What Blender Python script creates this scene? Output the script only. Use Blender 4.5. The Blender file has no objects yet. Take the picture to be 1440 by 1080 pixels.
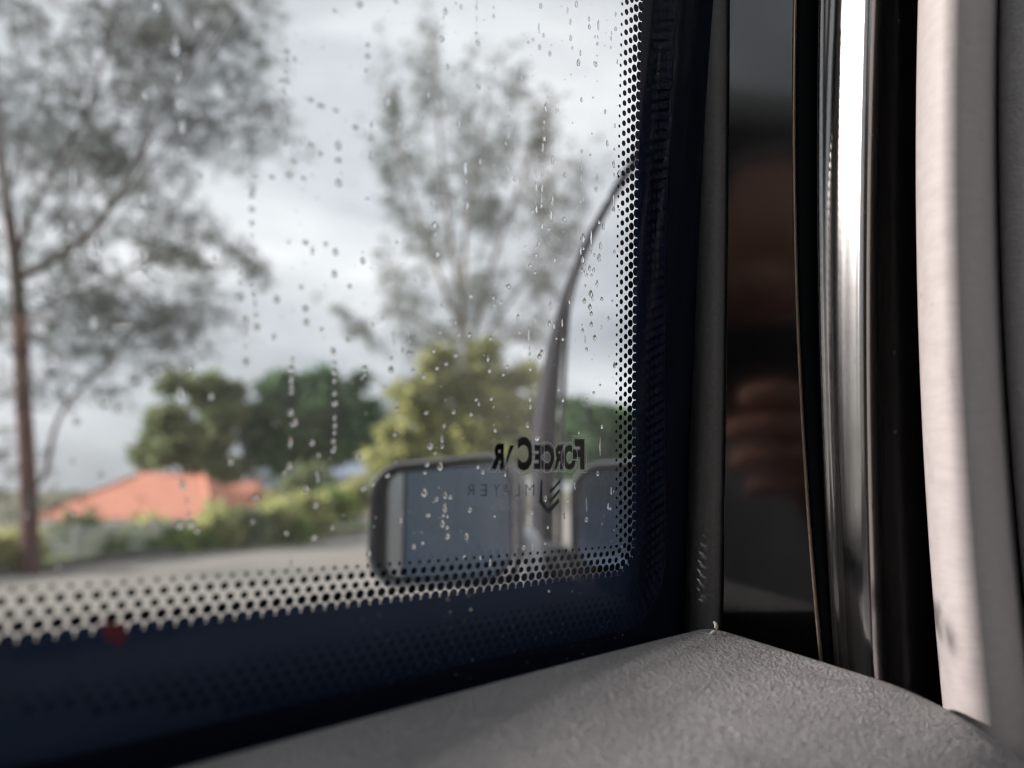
import bpy, bmesh, math, random
import numpy as np
from mathutils import Vector, Matrix
from mathutils.bvhtree import BVHTree

# ------------------------------------------------------------------ camera, sky, sun, exposure
SC = bpy.context.scene
COL = SC.collection
CAMZ = 1.35
F = 1080.0                                   # focal length in photo pixels (1440 x 1080)
TH = math.atan((684 - 540) / F)              # camera looks up a little
cam_data = bpy.data.cameras.new('camera')
cam_data.sensor_width = 36.0
cam_data.lens = 27.0
cam_data.clip_start = 0.004
cam_data.clip_end = 3000
cam_data.dof.use_dof = True
cam_data.dof.focus_distance = 0.262
cam_data.dof.aperture_fstop = 6.2
cam = bpy.data.objects.new('camera', cam_data)
COL.objects.link(cam)
cam.location = (0, 0, CAMZ)
cam.rotation_euler = (math.pi / 2 + TH, 0, 0)
SC.camera = cam

SUN_DIR = Vector((-0.86, -0.05, 0.345)).normalized()     # towards the sun, in through the side window
sun_data = bpy.data.lights.new('sun', 'SUN')
sun_data.energy = 4.2
sun_data.angle = math.radians(2.2)
sun_data.color = (1.0, 0.90, 0.84)
sun = bpy.data.objects.new('sun', sun_data)
COL.objects.link(sun)
sun.location = (-20, 5, 20)
sun.rotation_euler = SUN_DIR.to_track_quat('Z', 'Y').to_euler()

world = bpy.data.worlds.new('World')
SC.world = world
world.use_nodes = True
wn = world.node_tree.nodes
wl = world.node_tree.links
wn.clear()
w_out = wn.new('ShaderNodeOutputWorld')
w_sky = wn.new('ShaderNodeTexSky')
w_sky.sky_type = 'NISHITA'
w_sky.sun_disc = False
w_sky.sun_elevation = math.asin(SUN_DIR.z)
w_sky.sun_rotation = math.atan2(SUN_DIR.x, SUN_DIR.y)
w_bg1 = wn.new('ShaderNodeBackground')
w_bg1.inputs[1].default_value = 0.08
wl.new(w_sky.outputs[0], w_bg1.inputs[0])
w_tc = wn.new('ShaderNodeTexCoord')
w_map = wn.new('ShaderNodeMapping')
w_map.inputs['Scale'].default_value = (1.0, 1.0, 2.6)
w_map.inputs['Location'].default_value = (0.35, 0.2, 0.1)
wl.new(w_tc.outputs['Generated'], w_map.inputs[0])
w_no = wn.new('ShaderNodeTexNoise')
w_no.inputs['Scale'].default_value = 2.1
w_no.inputs['Detail'].default_value = 7
w_no.inputs['Roughness'].default_value = 0.52
w_no.inputs['Distortion'].default_value = 0.35
wl.new(w_map.outputs[0], w_no.inputs[0])
w_ra = wn.new('ShaderNodeValToRGB')
w_ra.color_ramp.elements[0].position = 0.37
w_ra.color_ramp.elements[0].color = (0.42, 0.44, 0.465, 1)
w_ra.color_ramp.elements[1].position = 0.68
w_ra.color_ramp.elements[1].color = (1.0, 1.0, 1.0, 1)
e = w_ra.color_ramp.elements.new(0.52)
e.color = (0.68, 0.70, 0.72, 1)
wl.new(w_no.outputs[0], w_ra.inputs[0])
w_bg2 = wn.new('ShaderNodeBackground')
w_bg2.inputs[1].default_value = 0.64
wl.new(w_ra.outputs[0], w_bg2.inputs[0])
w_mix = wn.new('ShaderNodeMixShader')
w_mix.inputs[0].default_value = 0.95
wl.new(w_bg1.outputs[0], w_mix.inputs[1])
wl.new(w_bg2.outputs[0], w_mix.inputs[2])
wl.new(w_mix.outputs[0], w_out.inputs[0])

SC.view_settings.view_transform = 'Standard'
SC.view_settings.look = 'None'
SC.view_settings.exposure = 0.95
SC.view_settings.gamma = 1.0
SC.view_settings.use_curve_mapping = False
SC.render.engine = 'CYCLES'
SC.cycles.use_denoising = True
SC.cycles.use_adaptive_sampling = True
SC.cycles.adaptive_threshold = 0.02
SC.cycles.pixel_filter_type = 'BLACKMAN_HARRIS'
SC.cycles.filter_width = 1.1
SC.cycles.max_bounces = 9
SC.cycles.transparent_max_bounces = 32
SC.cycles.transmission_bounces = 10
SC.cycles.glossy_bounces = 4
SC.cycles.diffuse_bounces = 3
SC.cycles.caustics_refractive = False
SC.cycles.caustics_reflective = False
SC.cycles.sample_clamp_indirect = 6.0

random.seed(7)
RNG = np.random.default_rng(7)

# ------------------------------------------------------------------ helpers
_c, _s = math.cos(TH), math.sin(TH)


def ray(px, py):
    r = (px - 720) / F
    q = (540 - py) / F
    return np.array([r, _c - q * _s, _s + q * _c])


def at(px, py, y):
    """World point that lies y metres ahead of the camera in the direction of a photo pixel."""
    d = ray(px, py)
    p = d * (y / d[1])
    p[2] += CAMZ
    return p


def tag(o, label=None, cat=None, group=None, kind=None):
    if label: o['label'] = label
    if cat: o['category'] = cat
    if group: o['group'] = group
    if kind: o['kind'] = kind
    return o


def empty(name, loc=(0, 0, 0)):
    o = bpy.data.objects.new(name, None)
    COL.objects.link(o)
    o.location = loc
    o.empty_display_size = 0.05
    return o


def mesh_obj(name, verts, faces, mat, parent=None, smooth=False):
    me = bpy.data.meshes.new(name)
    me.from_pydata([tuple(map(float, v)) for v in verts], [], [tuple(map(int, f)) for f in faces])
    me.update()
    if smooth:
        me.polygons.foreach_set('use_smooth', [True] * len(me.polygons))
    return link(name, me, mat, parent)


def link(name, me, mat, parent=None):
    o = bpy.data.objects.new(name, me)
    COL.objects.link(o)
    if mat is not None and not me.materials:
        me.materials.append(mat)
    if parent is not None:
        o.parent = parent
        o.matrix_parent_inverse = parent_inverse(parent)
    return o


def parent_inverse(p):
    m = Matrix.Translation(p.location) @ p.rotation_euler.to_matrix().to_4x4()
    if p.parent is not None:
        m = parent_world(p.parent) @ p.matrix_parent_inverse @ m
    return m.inverted()


def parent_world(p):
    m = Matrix.Translation(p.location) @ p.rotation_euler.to_matrix().to_4x4()
    if p.parent is not None:
        m = parent_world(p.parent) @ p.matrix_parent_inverse @ m
    return m


class MB:
    """Collects shapes into one mesh."""
    def __init__(self):
        self.v = []
        self.f = []

    def add(self, verts, faces):
        n = len(self.v)
        self.v += [tuple(map(float, p)) for p in verts]
        self.f += [tuple(i + n for i in f) for f in faces]
        return self

    def box(self, p0, ax, ay, az):
        p0, ax, ay, az = map(np.array, (p0, ax, ay, az))
        vs = [p0, p0 + ax, p0 + ax + ay, p0 + ay, p0 + az, p0 + ax + az, p0 + ax + ay + az, p0 + ay + az]
        return self.add(vs, [(0, 3, 2, 1), (4, 5, 6, 7), (0, 1, 5, 4), (1, 2, 6, 5), (2, 3, 7, 6), (3, 0, 4, 7)])

    def tube(self, pts, radii, n=8, cap=True):
        pts = [np.array(p, float) for p in pts]
        rings = []
        up = np.array([0.12, 0.21, 0.97])
        for i, p in enumerate(pts):
            a = pts[max(i - 1, 0)]
            b = pts[min(i + 1, len(pts) - 1)]
            d = b - a
            d /= (np.linalg.norm(d) + 1e-12)
            ref = up if abs(d @ up) < 0.9 else np.array([1.0, 0.1, 0.05])
            x = np.cross(d, ref); x /= np.linalg.norm(x)
            y = np.cross(d, x)
            r = radii[i] if hasattr(radii, '__len__') else radii
            rx, ry = r if hasattr(r, '__len__') else (r, r)
            rings.append([p + x * rx * math.cos(t) + y * ry * math.sin(t) for t in np.linspace(0, 2 * math.pi, n, endpoint=False)])
        vs = [q for r in rings for q in r]
        fs = []
        for i in range(len(pts) - 1):
            for k in range(n):
                a = i * n + k; b = i * n + (k + 1) % n
                fs.append((a, b, b + n, a + n))
        if cap:
            fs.append(tuple(range(n - 1, -1, -1)))
            fs.append(tuple(range((len(pts) - 1) * n, len(pts) * n)))
        return self.add(vs, fs)

    def build(self, name, mat, parent=None, smooth=False, bevel=0, seg=2):
        o = mesh_obj(name, self.v, self.f, mat, parent, smooth)
        if bevel:
            m = o.modifiers.new('bevel', 'BEVEL')
            m.width = bevel; m.segments = seg; m.limit_method = 'ANGLE'
            m.harden_normals = False
            o.data.polygons.foreach_set('use_smooth', [True] * len(o.data.polygons))
            w = o.modifiers.new('wn', 'WEIGHTED_NORMAL')
            w.keep_sharp = True
        return o


MATS = {}


def mat(name, col, rough=0.6, col2=None, nscale=5.0, bump=0.0, bscale=40.0, metal=0.0, spec=0.5, coat=0.0,
        sheen=0.0, stretch=(1, 1, 1), transl=0.0, bdist=0.01, detail=5):
    if name in MATS:
        return MATS[name]
    m = bpy.data.materials.new(name)
    m.use_nodes = True
    nt = m.node_tree
    n = nt.nodes
    b = n['Principled BSDF']
    b.inputs['Base Color'].default_value = (*col, 1)
    b.inputs['Roughness'].default_value = rough
    b.inputs['Metallic'].default_value = metal
    b.inputs['Specular IOR Level'].default_value = spec
    b.inputs['Coat Weight'].default_value = coat
    b.inputs['Coat Roughness'].default_value = 0.04
    b.inputs['Sheen Weight'].default_value = sheen
    tc = n.new('ShaderNodeTexCoord')
    mp = n.new('ShaderNodeMapping')
    mp.inputs['Scale'].default_value = stretch
    nt.links.new(tc.outputs['Object'], mp.inputs[0])
    if col2 is not None:
        no = n.new('ShaderNodeTexNoise')
        no.inputs['Scale'].default_value = nscale
        no.inputs['Detail'].default_value = detail
        nt.links.new(mp.outputs[0], no.inputs[0])
        ra = n.new('ShaderNodeValToRGB')
        ra.color_ramp.elements[0].position = 0.32
        ra.color_ramp.elements[1].position = 0.68
        ra.color_ramp.elements[0].color = (*col, 1)
        ra.color_ramp.elements[1].color = (*col2, 1)
        nt.links.new(no.outputs[0], ra.inputs[0])
        nt.links.new(ra.outputs[0], b.inputs['Base Color'])
    if bump:
        nb = n.new('ShaderNodeTexNoise')
        nb.inputs['Scale'].default_value = bscale
        nb.inputs['Detail'].default_value = 4
        nt.links.new(mp.outputs[0], nb.inputs[0])
        bp = n.new('ShaderNodeBump')
        bp.inputs['Strength'].default_value = bump
        bp.inputs['Distance'].default_value = bdist
        nt.links.new(nb.outputs[0], bp.inputs['Height'])
        nt.links.new(bp.outputs[0], b.inputs['Normal'])
    if transl:
        tr = n.new('ShaderNodeBsdfTranslucent')
        tr.inputs[0].default_value = (*[min(1, c * 1.3) for c in col], 1)
        mx = n.new('ShaderNodeMixShader')
        mx.inputs[0].default_value = transl
        nt.links.new(b.outputs[0], mx.inputs[1])
        nt.links.new(tr.outputs[0], mx.inputs[2])
        nt.links.new(mx.outputs[0], n['Material Output'].inputs[0])
    MATS[name] = m
    return m


def glass_mat(name, tint, refl=1.0, veil=0.0):
    m = bpy.data.materials.new(name)
    m.use_nodes = True
    nt = m.node_tree
    n = nt.nodes
    n.remove(n['Principled BSDF'])
    lw = n.new('ShaderNodeLayerWeight'); lw.inputs[0].default_value = 0.5
    pw = n.new('ShaderNodeMath'); pw.operation = 'POWER'; pw.inputs[1].default_value = 5.0
    nt.links.new(lw.outputs['Facing'], pw.inputs[0])
    ma = n.new('ShaderNodeMath'); ma.operation = 'MULTIPLY_ADD'
    ma.inputs[1].default_value = 0.9 * refl; ma.inputs[2].default_value = 0.035 * refl
    nt.links.new(pw.outputs[0], ma.inputs[0])
    t = n.new('ShaderNodeBsdfTransparent'); t.inputs[0].default_value = (*tint, 1)
    g = n.new('ShaderNodeBsdfGlossy'); g.inputs['Roughness'].default_value = 0.0
    mx = n.new('ShaderNodeMixShader')
    nt.links.new(ma.outputs[0], mx.inputs[0])
    nt.links.new(t.outputs[0], mx.inputs[1])
    nt.links.new(g.outputs[0], mx.inputs[2])
    last = mx
    if veil:
        d = n.new('ShaderNodeBsdfTranslucent'); d.inputs[0].default_value = (0.9, 0.92, 0.93, 1)
        no = n.new('ShaderNodeTexNoise'); no.inputs['Scale'].default_value = 14; no.inputs['Detail'].default_value = 6
        tc = n.new('ShaderNodeTexCoord')
        nt.links.new(tc.outputs['Object'], no.inputs[0])
        mm = n.new('ShaderNodeMath'); mm.operation = 'MULTIPLY'; mm.inputs[1].default_value = veil * 2
        nt.links.new(no.outputs[0], mm.inputs[0])
        mv = n.new('ShaderNodeMixShader')
        nt.links.new(mm.outputs[0], mv.inputs[0])
        nt.links.new(mx.outputs[0], mv.inputs[1])
        nt.links.new(d.outputs[0], mv.inputs[2])
        last = mv
    nt.links.new(last.outputs[0], n['Material Output'].inputs[0])
    MATS[name] = m
    return m


# ------------------------------------------------------------------ the window's plane (armoured side window)
UA = math.radians(46.47)
U = np.array([math.sin(UA), math.cos(UA), 0.0])             # forward along the car
WD = np.array([0.0, -0.21, 1.0])
NV = np.cross(U, WD); NV /= np.linalg.norm(NV)              # into the cabin
V = np.cross(NV, U)
if V[2] < 0: V = -V
_r = ray(885, 770)
C0 = _r / _r[1] * 0.27 + np.array([0, 0, CAMZ])
HN = np.array([U[1], -U[0], 0.0])                           # horizontal, into the cabin
CAMP = np.array([0, 0, CAMZ])


def win_st(px, py, off=0.0):
    d = ray(px, py)
    t = NV @ (C0 + NV * off - CAMP) / (NV @ d)
    q = CAMP + d * t - C0
    return float(q @ U), float(q @ V)


def W(s, t, off=0.0):
    return C0 + U * s + V * t + NV * off


def cab(s, l, z):
    """Cabin coordinates: s forward of the window's corner, l into the cabin, z above the ground."""
    p = np.array([C0[0], C0[1], 0]) + U * s + HN * l
    p[2] = z
    return p


# ------------------------------------------------------------------ setting: ground, pavement, kerb
m_soil = mat('soil', (0.10, 0.105, 0.06), 0.95, (0.16, 0.15, 0.09), 0.6, 0.6, 3.0, bdist=0.05)
m_pave = mat('concrete_pavement', (0.24, 0.225, 0.20), 0.85, (0.31, 0.29, 0.26), 0.7, 0.3, 60)
m_kerb = mat('kerb_concrete', (0.11, 0.105, 0.095), 0.9, (0.16, 0.15, 0.14), 3.0, 0.3, 50)
m_grass = mat('verge_grass', (0.10, 0.15, 0.03), 0.9, (0.22, 0.24, 0.05), 1.2, 0.5, 20, bdist=0.04)

LA = np.array([-7.9, 11.5, 0]); LB = np.array([-4.4, 23.9, 0])
LD = (LB - LA) / np.linalg.norm(LB - LA)
LN = np.array([-LD[1], LD[0], 0])              # away from the pavement

# terrain: flat by the road, falls away behind the hedge line
gx = np.linspace(-600, 600, 81); gy = np.linspace(-600, 900, 101)
gx = np.sort(np.concatenate([gx, np.linspace(-40, 20, 60)])); gy = np.sort(np.concatenate([gy, np.linspace(-10, 60, 70)]))
vs = []
for yy in gy:
    for xx in gx:
        d = (np.array([xx, yy, 0]) - LA) @ LN
        f = min(max((d - 1.6) / 7.0, 0), 1)
        z = -0.02 - 2.75 * (f * f * (3 - 2 * f)) + 0.05 * math.sin(xx * 0.31) * math.cos(yy * 0.27) * f
        vs.append((xx, yy, z))
nx = len(gx)
fs = [(j * nx + i, j * nx + i + 1, (j + 1) * nx + i + 1, (j + 1) * nx + i) for j in range(len(gy) - 1) for i in range(nx - 1)]
tag(mesh_obj('ground', vs, fs, m_soil, smooth=True), kind='structure')


def strip_sheet(name, d0, d1, z, m, a0=-60, a1=160):
    p = [LA + LD * a0 + LN * d0, LA + LD * a1 + LN * d0, LA + LD * a1 + LN * d1, LA + LD * a0 + LN * d1]
    return mesh_obj(name, [(q[0], q[1], z) for q in p], [(0, 1, 2, 3)], m)


tag(strip_sheet('pavement', -30, 0.0, 0.0, m_pave), kind='structure')
tag(strip_sheet('verge', 0.14, 1.7, 0.11, m_grass), kind='structure')
kb = MB().box(LA + LD * -60 + LN * 0.0 + np.array([0, 0, -0.05]), LD * 220, LN * 0.15, np.array([0, 0, 0.19]))
tag(kb.build('kerb', m_kerb, bevel=0.015), kind='structure')

# ------------------------------------------------------------------ foliage helpers
def leaf_mesh(name, centers, length, width, droop, mat_, parent, rng, spread_dir=None):
    """Many small leaf blades, one kite-shaped pair of triangles each."""
    n = len(centers)
    d = rng.normal(size=(n, 3))
    d[:, 2] = d[:, 2] * 0.6 - droop
    d /= np.linalg.norm(d, axis=1)[:, None]
    e = np.cross(d, rng.normal(size=(n, 3)))
    e /= (np.linalg.norm(e, axis=1)[:, None] + 1e-9)
    L = (length * rng.uniform(0.6, 1.4, n))[:, None]
    w = (width * rng.uniform(0.7, 1.3, n))[:, None]
    a = centers
    b = centers + d * L
    m1 = centers + d * L * 0.45 + e * w * 0.5
    m2 = centers + d * L * 0.45 - e * w * 0.5
    v = np.empty((n * 4, 3)); v[0::4] = a; v[1::4] = m1; v[2::4] = b; v[3::4] = m2
    me = bpy.data.meshes.new(name)
    me.vertices.add(n * 4); me.vertices.foreach_set('co', v.ravel().astype(np.float32))
    idx = np.arange(n) * 4
    tri = np.stack([idx, idx + 1, idx + 2, idx, idx + 2, idx + 3], 1).ravel()
    me.loops.add(n * 6); me.loops.foreach_set('vertex_index', tri.astype(np.int32))
    me.polygons.add(n * 2); me.polygons.foreach_set('loop_start', (np.arange(n * 2) * 3).astype(np.int32))
    me.polygons.foreach_set('loop_total', np.full(n * 2, 3, np.int32))
    me.update(calc_edges=True)
    return link(name, me, mat_, parent)


def poly_sample(pts, n, rng):
    pts = [np.array(p, float) for p in pts]
    if len(pts) == 1:
        return np.repeat([pts[0]], n, 0)
    seg = np.array([np.linalg.norm(pts[i + 1] - pts[i]) for i in range(len(pts) - 1)])
    c = np.concatenate([[0], np.cumsum(seg)])
    t = rng.uniform(0, c[-1], n)
    k = np.clip(np.searchsorted(c, t) - 1, 0, len(seg) - 1)
    f = (t - c[k]) / seg[k]
    P = np.array(pts)
    return P[k] * (1 - f)[:, None] + P[k + 1] * f[:, None]


def smooth_path(pts, k=6):
    pts = [np.array(p, float) for p in pts]
    P = [2 * pts[0] - pts[1]] + pts + [2 * pts[-1] - pts[-2]]
    out = []
    for i in range(1, len(P) - 2):
        for j in range(k):
            t = j / k
            out.append(0.5 * ((2 * P[i]) + (-P[i - 1] + P[i + 1]) * t + (2 * P[i - 1] - 5 * P[i] + 4 * P[i + 1] - P[i + 2]) * t * t
                              + (-P[i - 1] + 3 * P[i] - 3 * P[i + 1] + P[i + 2]) * t ** 3))
    out.append(pts[-1])
    return out


def wispy_tree(name, label, Y, stems, strokes, m_bark, m_leaf, seed, blade=(0.17, 0.024), dens=2.5, group='tall wispy trees by the road'):
    """Casuarina-like tree: stems given as photo-direction paths at distance Y, sprays of needle twigs along strokes."""
    rng = np.random.default_rng(seed)
    base = at(stems[0][0][0][0], stems[0][0][0][1], Y)
    base[2] = 0.0
    root = empty(name, base)
    tag(root, label, 'tree', group)
    px_m = Y / F
    mb = MB()
    for path, r0, r1 in stems:
        zz = rng.uniform(-0.4, 0.4)
        pts = []
        for i, (x, y) in enumerate(path):
            p = at(x, y, Y + zz * (i > 0) * min(1, i / 3))
            if i == 0 and path is stems[0][0]:
                p[2] = -0.12
            pts.append(p)
        pts = smooth_path(pts, 5)
        n = len(pts)
        mb.tube(pts, [(r0 + (r1 - r0) * i / (n - 1)) * px_m for i in range(n)], 8)
    mb.build('trunk', m_bark, root, smooth=True)
    cs = []
    tw = MB()
    for pts, rad, cnt in strokes:
        cnt = int(cnt * dens)
        n_tw = max(4, int(cnt * 0.12))
        P = [at(x, y, Y) for x, y in pts]
        o = poly_sample(P, n_tw, rng)
        o += np.clip(rng.normal(size=(n_tw, 3)), -1.9, 1.9) * np.array([rad * 0.42, 0, rad * 0.38]) * px_m
        o[:, 1] += rng.normal(size=n_tw) * 0.9
        # every twig is a short drooping spray with blades along it
        for q in o:
            d = rng.normal(size=3); d[2] = d[2] * 0.4 + 0.25
            d /= np.linalg.norm(d)
            ln = rng.uniform(0.25, 0.6) * rad * px_m * 1.0
            e1 = q + d * ln
            e2 = e1 + (d * 0.5 + np.array([0, 0, -0.5])) * ln * 0.5
            tw.tube([q, e1, e2], [0.007, 0.005, 0.002], 3, False)
            k = int(cnt / n_tw)
            t = rng.uniform(0, 1, k)[:, None]
            cs.append(q * (1 - t) + e1 * t + np.array([0, 0, -0.25]) * ln * t * t + rng.normal(size=(k, 3)) * 0.05 * rad * px_m * 2)
    leaf_mesh('crown', np.concatenate(cs), blade[0], blade[1], 0.55, m_leaf, root, rng)
    tw.build('twigs', m_bark, root)
    return root


def leafy_tree(name, label, px, py_base, Y, lobes, m_bark, m_leaf, seed, leaf=0.22, count=5200, z_base=None, cat='tree', group=None):
    """Broadleaf crown: leaf blades over many uneven clumps; lobes = (px, py, rx_px, ry_px)."""
    rng = np.random.default_rng(seed)
    count = int(count * 1.7); leaf *= 1.25
    b = at(px, py_base, Y)
    if z_base is not None: b[2] = z_base
    root = empty(name, b)
    tag(root, label, cat, group)
    m = Y / F
    mb = MB()
    top = at(np.mean([l[0] for l in lobes]), np.mean([l[1] for l in lobes]), Y)
    mid = (b + top) / 2 + np.array([0.1, 0, 0])
    R = 0.035 * max(np.linalg.norm(top - b), 0.6) + 0.02
    mb.tube(smooth_path([b - np.array([0, 0, 0.15]), mid, top], 4), [R * (1 - 0.07 * i) for i in range(9)], 7)
    for l in lobes:
        c = at(l[0], l[1], Y)
        mb.tube(smooth_path([mid, (mid + c) / 2 + np.array([0, 0, 0.1]), c], 3), [R * 0.5 * (1 - 0.12 * i) for i in range(7)], 5)
    mb.build('trunk', m_bark, root, smooth=True)
    tot = sum(l[2] * l[3] for l in lobes)
    cs = []
    for l in lobes:
        c = at(l[0], l[1], Y)
        k = max(6, int(40 * l[2] * l[3] / tot) + 6)
        n = int(count * l[2] * l[3] / tot)
        d = rng.normal(size=(k, 3)); d /= np.linalg.norm(d, axis=1)[:, None]
        rr = rng.uniform(0.35, 1.0, k)[:, None] ** 0.6
        cl = c + d * rr * np.array([l[2] * m, 0.8 * l[2] * m, l[3] * m])
        w = rng.integers(0, k, n)
        cs.append(cl[w] + rng.normal(size=(n, 3)) * np.array([1, 1, 0.7]) * 0.17 * min(l[2], l[3]) * m * rng.uniform(0.6, 1.4, k)[w][:, None])
    leaf_mesh('crown', np.concatenate(cs), leaf, leaf * 0.5, 0.15, m_leaf, root, rng)
    return root


m_bark = mat('bark_grey', (0.075, 0.065, 0.06), 0.95, (0.13, 0.11, 0.10), 9, 0.6, 30, stretch=(1, 1, 0.2), bdist=0.02)
m_bark_red = mat('bark_reddish', (0.10, 0.05, 0.045), 0.95, (0.17, 0.10, 0.095), 6, 0.6, 30, stretch=(1, 1, 0.2), bdist=0.02)
m_bark_tan = mat('bark_tan', (0.17, 0.14, 0.11), 0.95, (0.25, 0.20, 0.16), 9, 0.6, 30, stretch=(1, 1, 0.2), bdist=0.02)
m_needle = mat('needle_green_grey', (0.042, 0.066, 0.048), 0.8, (0.075, 0.108, 0.078), 1.4, transl=0.25)
m_needle2 = mat('needle_olive', (0.078, 0.102, 0.066), 0.8, (0.13, 0.16, 0.105), 1.2, transl=0.3)
m_olive = mat('leaf_olive', (0.20, 0.24, 0.13), 0.75, (0.31, 0.36, 0.19), 1.0, transl=0.4)
m_dark = mat('leaf_dark_green', (0.075, 0.15, 0.085), 0.7, (0.19, 0.32, 0.12), 0.5, transl=0.35)
m_yellow = mat('leaf_yellow_green', (0.40, 0.42, 0.19), 0.75, (0.57, 0.55, 0.29), 1.2, transl=0.6)
m_bright = mat('leaf_bright_green', (0.20, 0.29, 0.08), 0.75, (0.36, 0.43, 0.12), 1.6, transl=0.5)

# ------------------------------------------------------------------ trees
stems_left = [
    ([(44, 806), (40, 690), (33, 560), (28, 450), (22, 370), (8, 270), (-6, 160), (-14, 40), (-20, -60)], 12.5, 5),
    ([(24, 392), (70, 368), (120, 332), (150, 300), (190, 235), (222, 170), (262, 90), (330, -20)], 6.5, 2),
    ([(40, 690), (62, 670), (78, 600), (104, 556), (148, 512), (190, 470), (250, 430)], 4.0, 1.2),
    ([(22, 370), (44, 300), (78, 235), (120, 160), (150, 70), (170, -20)], 4.5, 1.6),
    ([(150, 300), (200, 250), (260, 180), (330, 165), (398, 150)], 3.0, 1.0),
    ([(28, 440), (90, 425), (170, 385), (250, 345), (300, 335), (345, 362)], 3.2, 1.0),
    ([(10, 280), (30, 200), (60, 120), (60, 20)], 3.0, 1.2),
    ([(190, 235), (205, 150), (205, 70), (200, -10)], 2.6, 1.2),
]
strokes_left = [
    ([(0, 25), (40, 20), (66, 14)], 34, 420), ([(8, 100), (30, 130), (55, 60)], 34, 420),
    ([(150, 60), (200, 25), (260, 20)], 46, 900), ([(260, 10), (320, 15), (372, -6)], 38, 620),
    ([(140, 105), (200, 85), (262, 70), (320, 50)], 44, 900), ([(70, 180), (130, 160), (180, 165)], 34, 560),
    ([(190, 150), (240, 175), (275, 165)], 32, 480), ([(250, 180), (310, 172), (360, 158), (396, 146)], 22, 900),
    ([(335, 50), (352, 60)], 22, 130), ([(315, 85), (312, 110)], 18, 110),
    ([(0, 160), (30, 190), (60, 230)], 42, 620), ([(90, 235), (140, 225), (185, 222)], 34, 620),
    ([(30, 300), (80, 290), (120, 290)], 36, 500), ([(150, 255), (170, 245), (200, 205)], 24, 260),
    ([(228, 262), (262, 244)], 20, 150), ([(205, 300), (250, 300), (290, 325)], 24, 340),
    ([(60, 380), (110, 370), (140, 350)], 30, 380), ([(200, 340), (255, 352), (280, 390)], 34, 520),
    ([(170, 430), (235, 440), (300, 425)], 34, 620), ([(344, 352), (346, 378)], 19, 240),
    ([(60, 430), (120, 430), (160, 420)], 36, 560), ([(80, 480), (150, 490), (215, 480)], 34, 480),
    ([(0, 420), (6, 480)], 32, 300), ([(230, 488), (262, 470)], 24, 160), ([(70, 540), (130, 550), (185, 520)], 24, 190),
    ([(-10, 600), (6, 700)], 18, 170), ([(0, 560), (30, 540)], 26, 160), ([(80, 700), (95, 720)], 14, 50),
]
wispy_tree('wispy_tree', 'tall wispy grey-green tree with reddish trunk at the left edge', 12.2, stems_left, strokes_left, m_bark_red, m_needle, 3)
stems_mid = [
    ([(682, 700), (676, 640), (668, 570), (658, 500), (650, 430), (655, 330), (672, 220), (690, 110)], 8.0, 1.4),
    ([(655, 480), (628, 415), (598, 330), (566, 230), (548, 120)], 4.2, 1.2),
    ([(660, 500), (690, 380), (730, 260), (768, 165)], 4.2, 1.2),
    ([(650, 430), (632, 320), (618, 180), (608, 50)], 4.0, 1.0),
    ([(660, 510), (610, 465), (560, 440), (500, 462)], 2.6, 0.9),
    ([(662, 500), (720, 420), (780, 350), (822, 300)], 3.0, 1.0),
    ([(664, 520), (720, 480), (770, 470)], 2.4, 0.9),
]
strokes_mid = [
    ([(606, 45), (616, 100)], 20, 160), ([(552, 95), (550, 145)], 15, 110), ([(588, 125), (612, 122)], 24, 280),
    ([(548, 168), (556, 180)], 18, 200), ([(538, 228), (545, 240)], 20, 200), ([(560, 240), (598, 190)], 26, 260),
    ([(640, 165), (668, 118), (690, 100)], 22, 260), ([(704, 110), (740, 118)], 20, 210), ([(742, 200), (776, 185)], 26, 480),
    ([(650, 205), (690, 235)], 32, 430), ([(700, 180), (715, 240)], 26, 300), ([(545, 300), (580, 305)], 18, 190),
    ([(585, 350), (625, 340)], 30, 380), ([(660, 290), (700, 300)], 36, 560), ([(735, 285), (785, 272)], 32, 420),
    ([(800, 240), (828, 268)], 24, 160), ([(760, 345), (815, 325)], 32, 380), ([(545, 440), (600, 405)], 26, 300), ([(488, 452), (530, 478)], 17, 230),
    ([(640, 425), (700, 395)], 36, 520), ([(742, 395), (785, 400)], 30, 320), ([(575, 480), (640, 478)], 30, 330),
    ([(710, 462), (770, 470)], 28, 280), ([(600, 260), (640, 270)], 26, 260), ([(590, 530), (650, 515), (720, 530)], 36, 420), ([(545, 560), (620, 570), (740, 560)], 34, 380), ([(560, 370), (545, 400)], 20, 160),
]
wispy_tree('wispy_tree', 'tall feathery tree standing behind the wing mirror in the middle', 16.0, stems_mid, strokes_mid, m_bark_tan, m_needle2, 11)

leafy_tree('olive_tree', 'olive green rounded tree behind the terracotta roof', 268, 735, 42,
           [(270, 545, 42, 26), (225, 590, 40, 26), (300, 600, 40, 40), (250, 640, 50, 30), (318, 560, 24, 30), (310, 655, 44, 34), (270, 610, 50, 40), (215, 630, 30, 24)], m_bark, m_olive, 21, 0.60, 3400, -2.75)
leafy_tree('dark_tree', 'broad dark green tree left of the wing mirror', 455, 760, 44,
           [(470, 545, 48, 24), (420, 560, 46, 24), (505, 590, 36, 34), (385, 585, 38, 30), (455, 600, 56, 36), (400, 545, 34, 18), (420, 625, 50, 30), (490, 625, 44, 26), (370, 620, 26, 26)], m_bark, m_dark, 22, 0.70, 5200, -2.9)
leafy_tree('dark_tree', 'dark green tree right of the curved window post', 825, 700, 42,
           [(815, 585, 30, 26), (850, 590, 36, 24), (790, 610, 30, 26), (840, 630, 56, 34), (880, 610, 30, 30), (810, 650, 50, 30)], m_bark, m_dark, 23, 0.40, 5600, -0.1)
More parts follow.
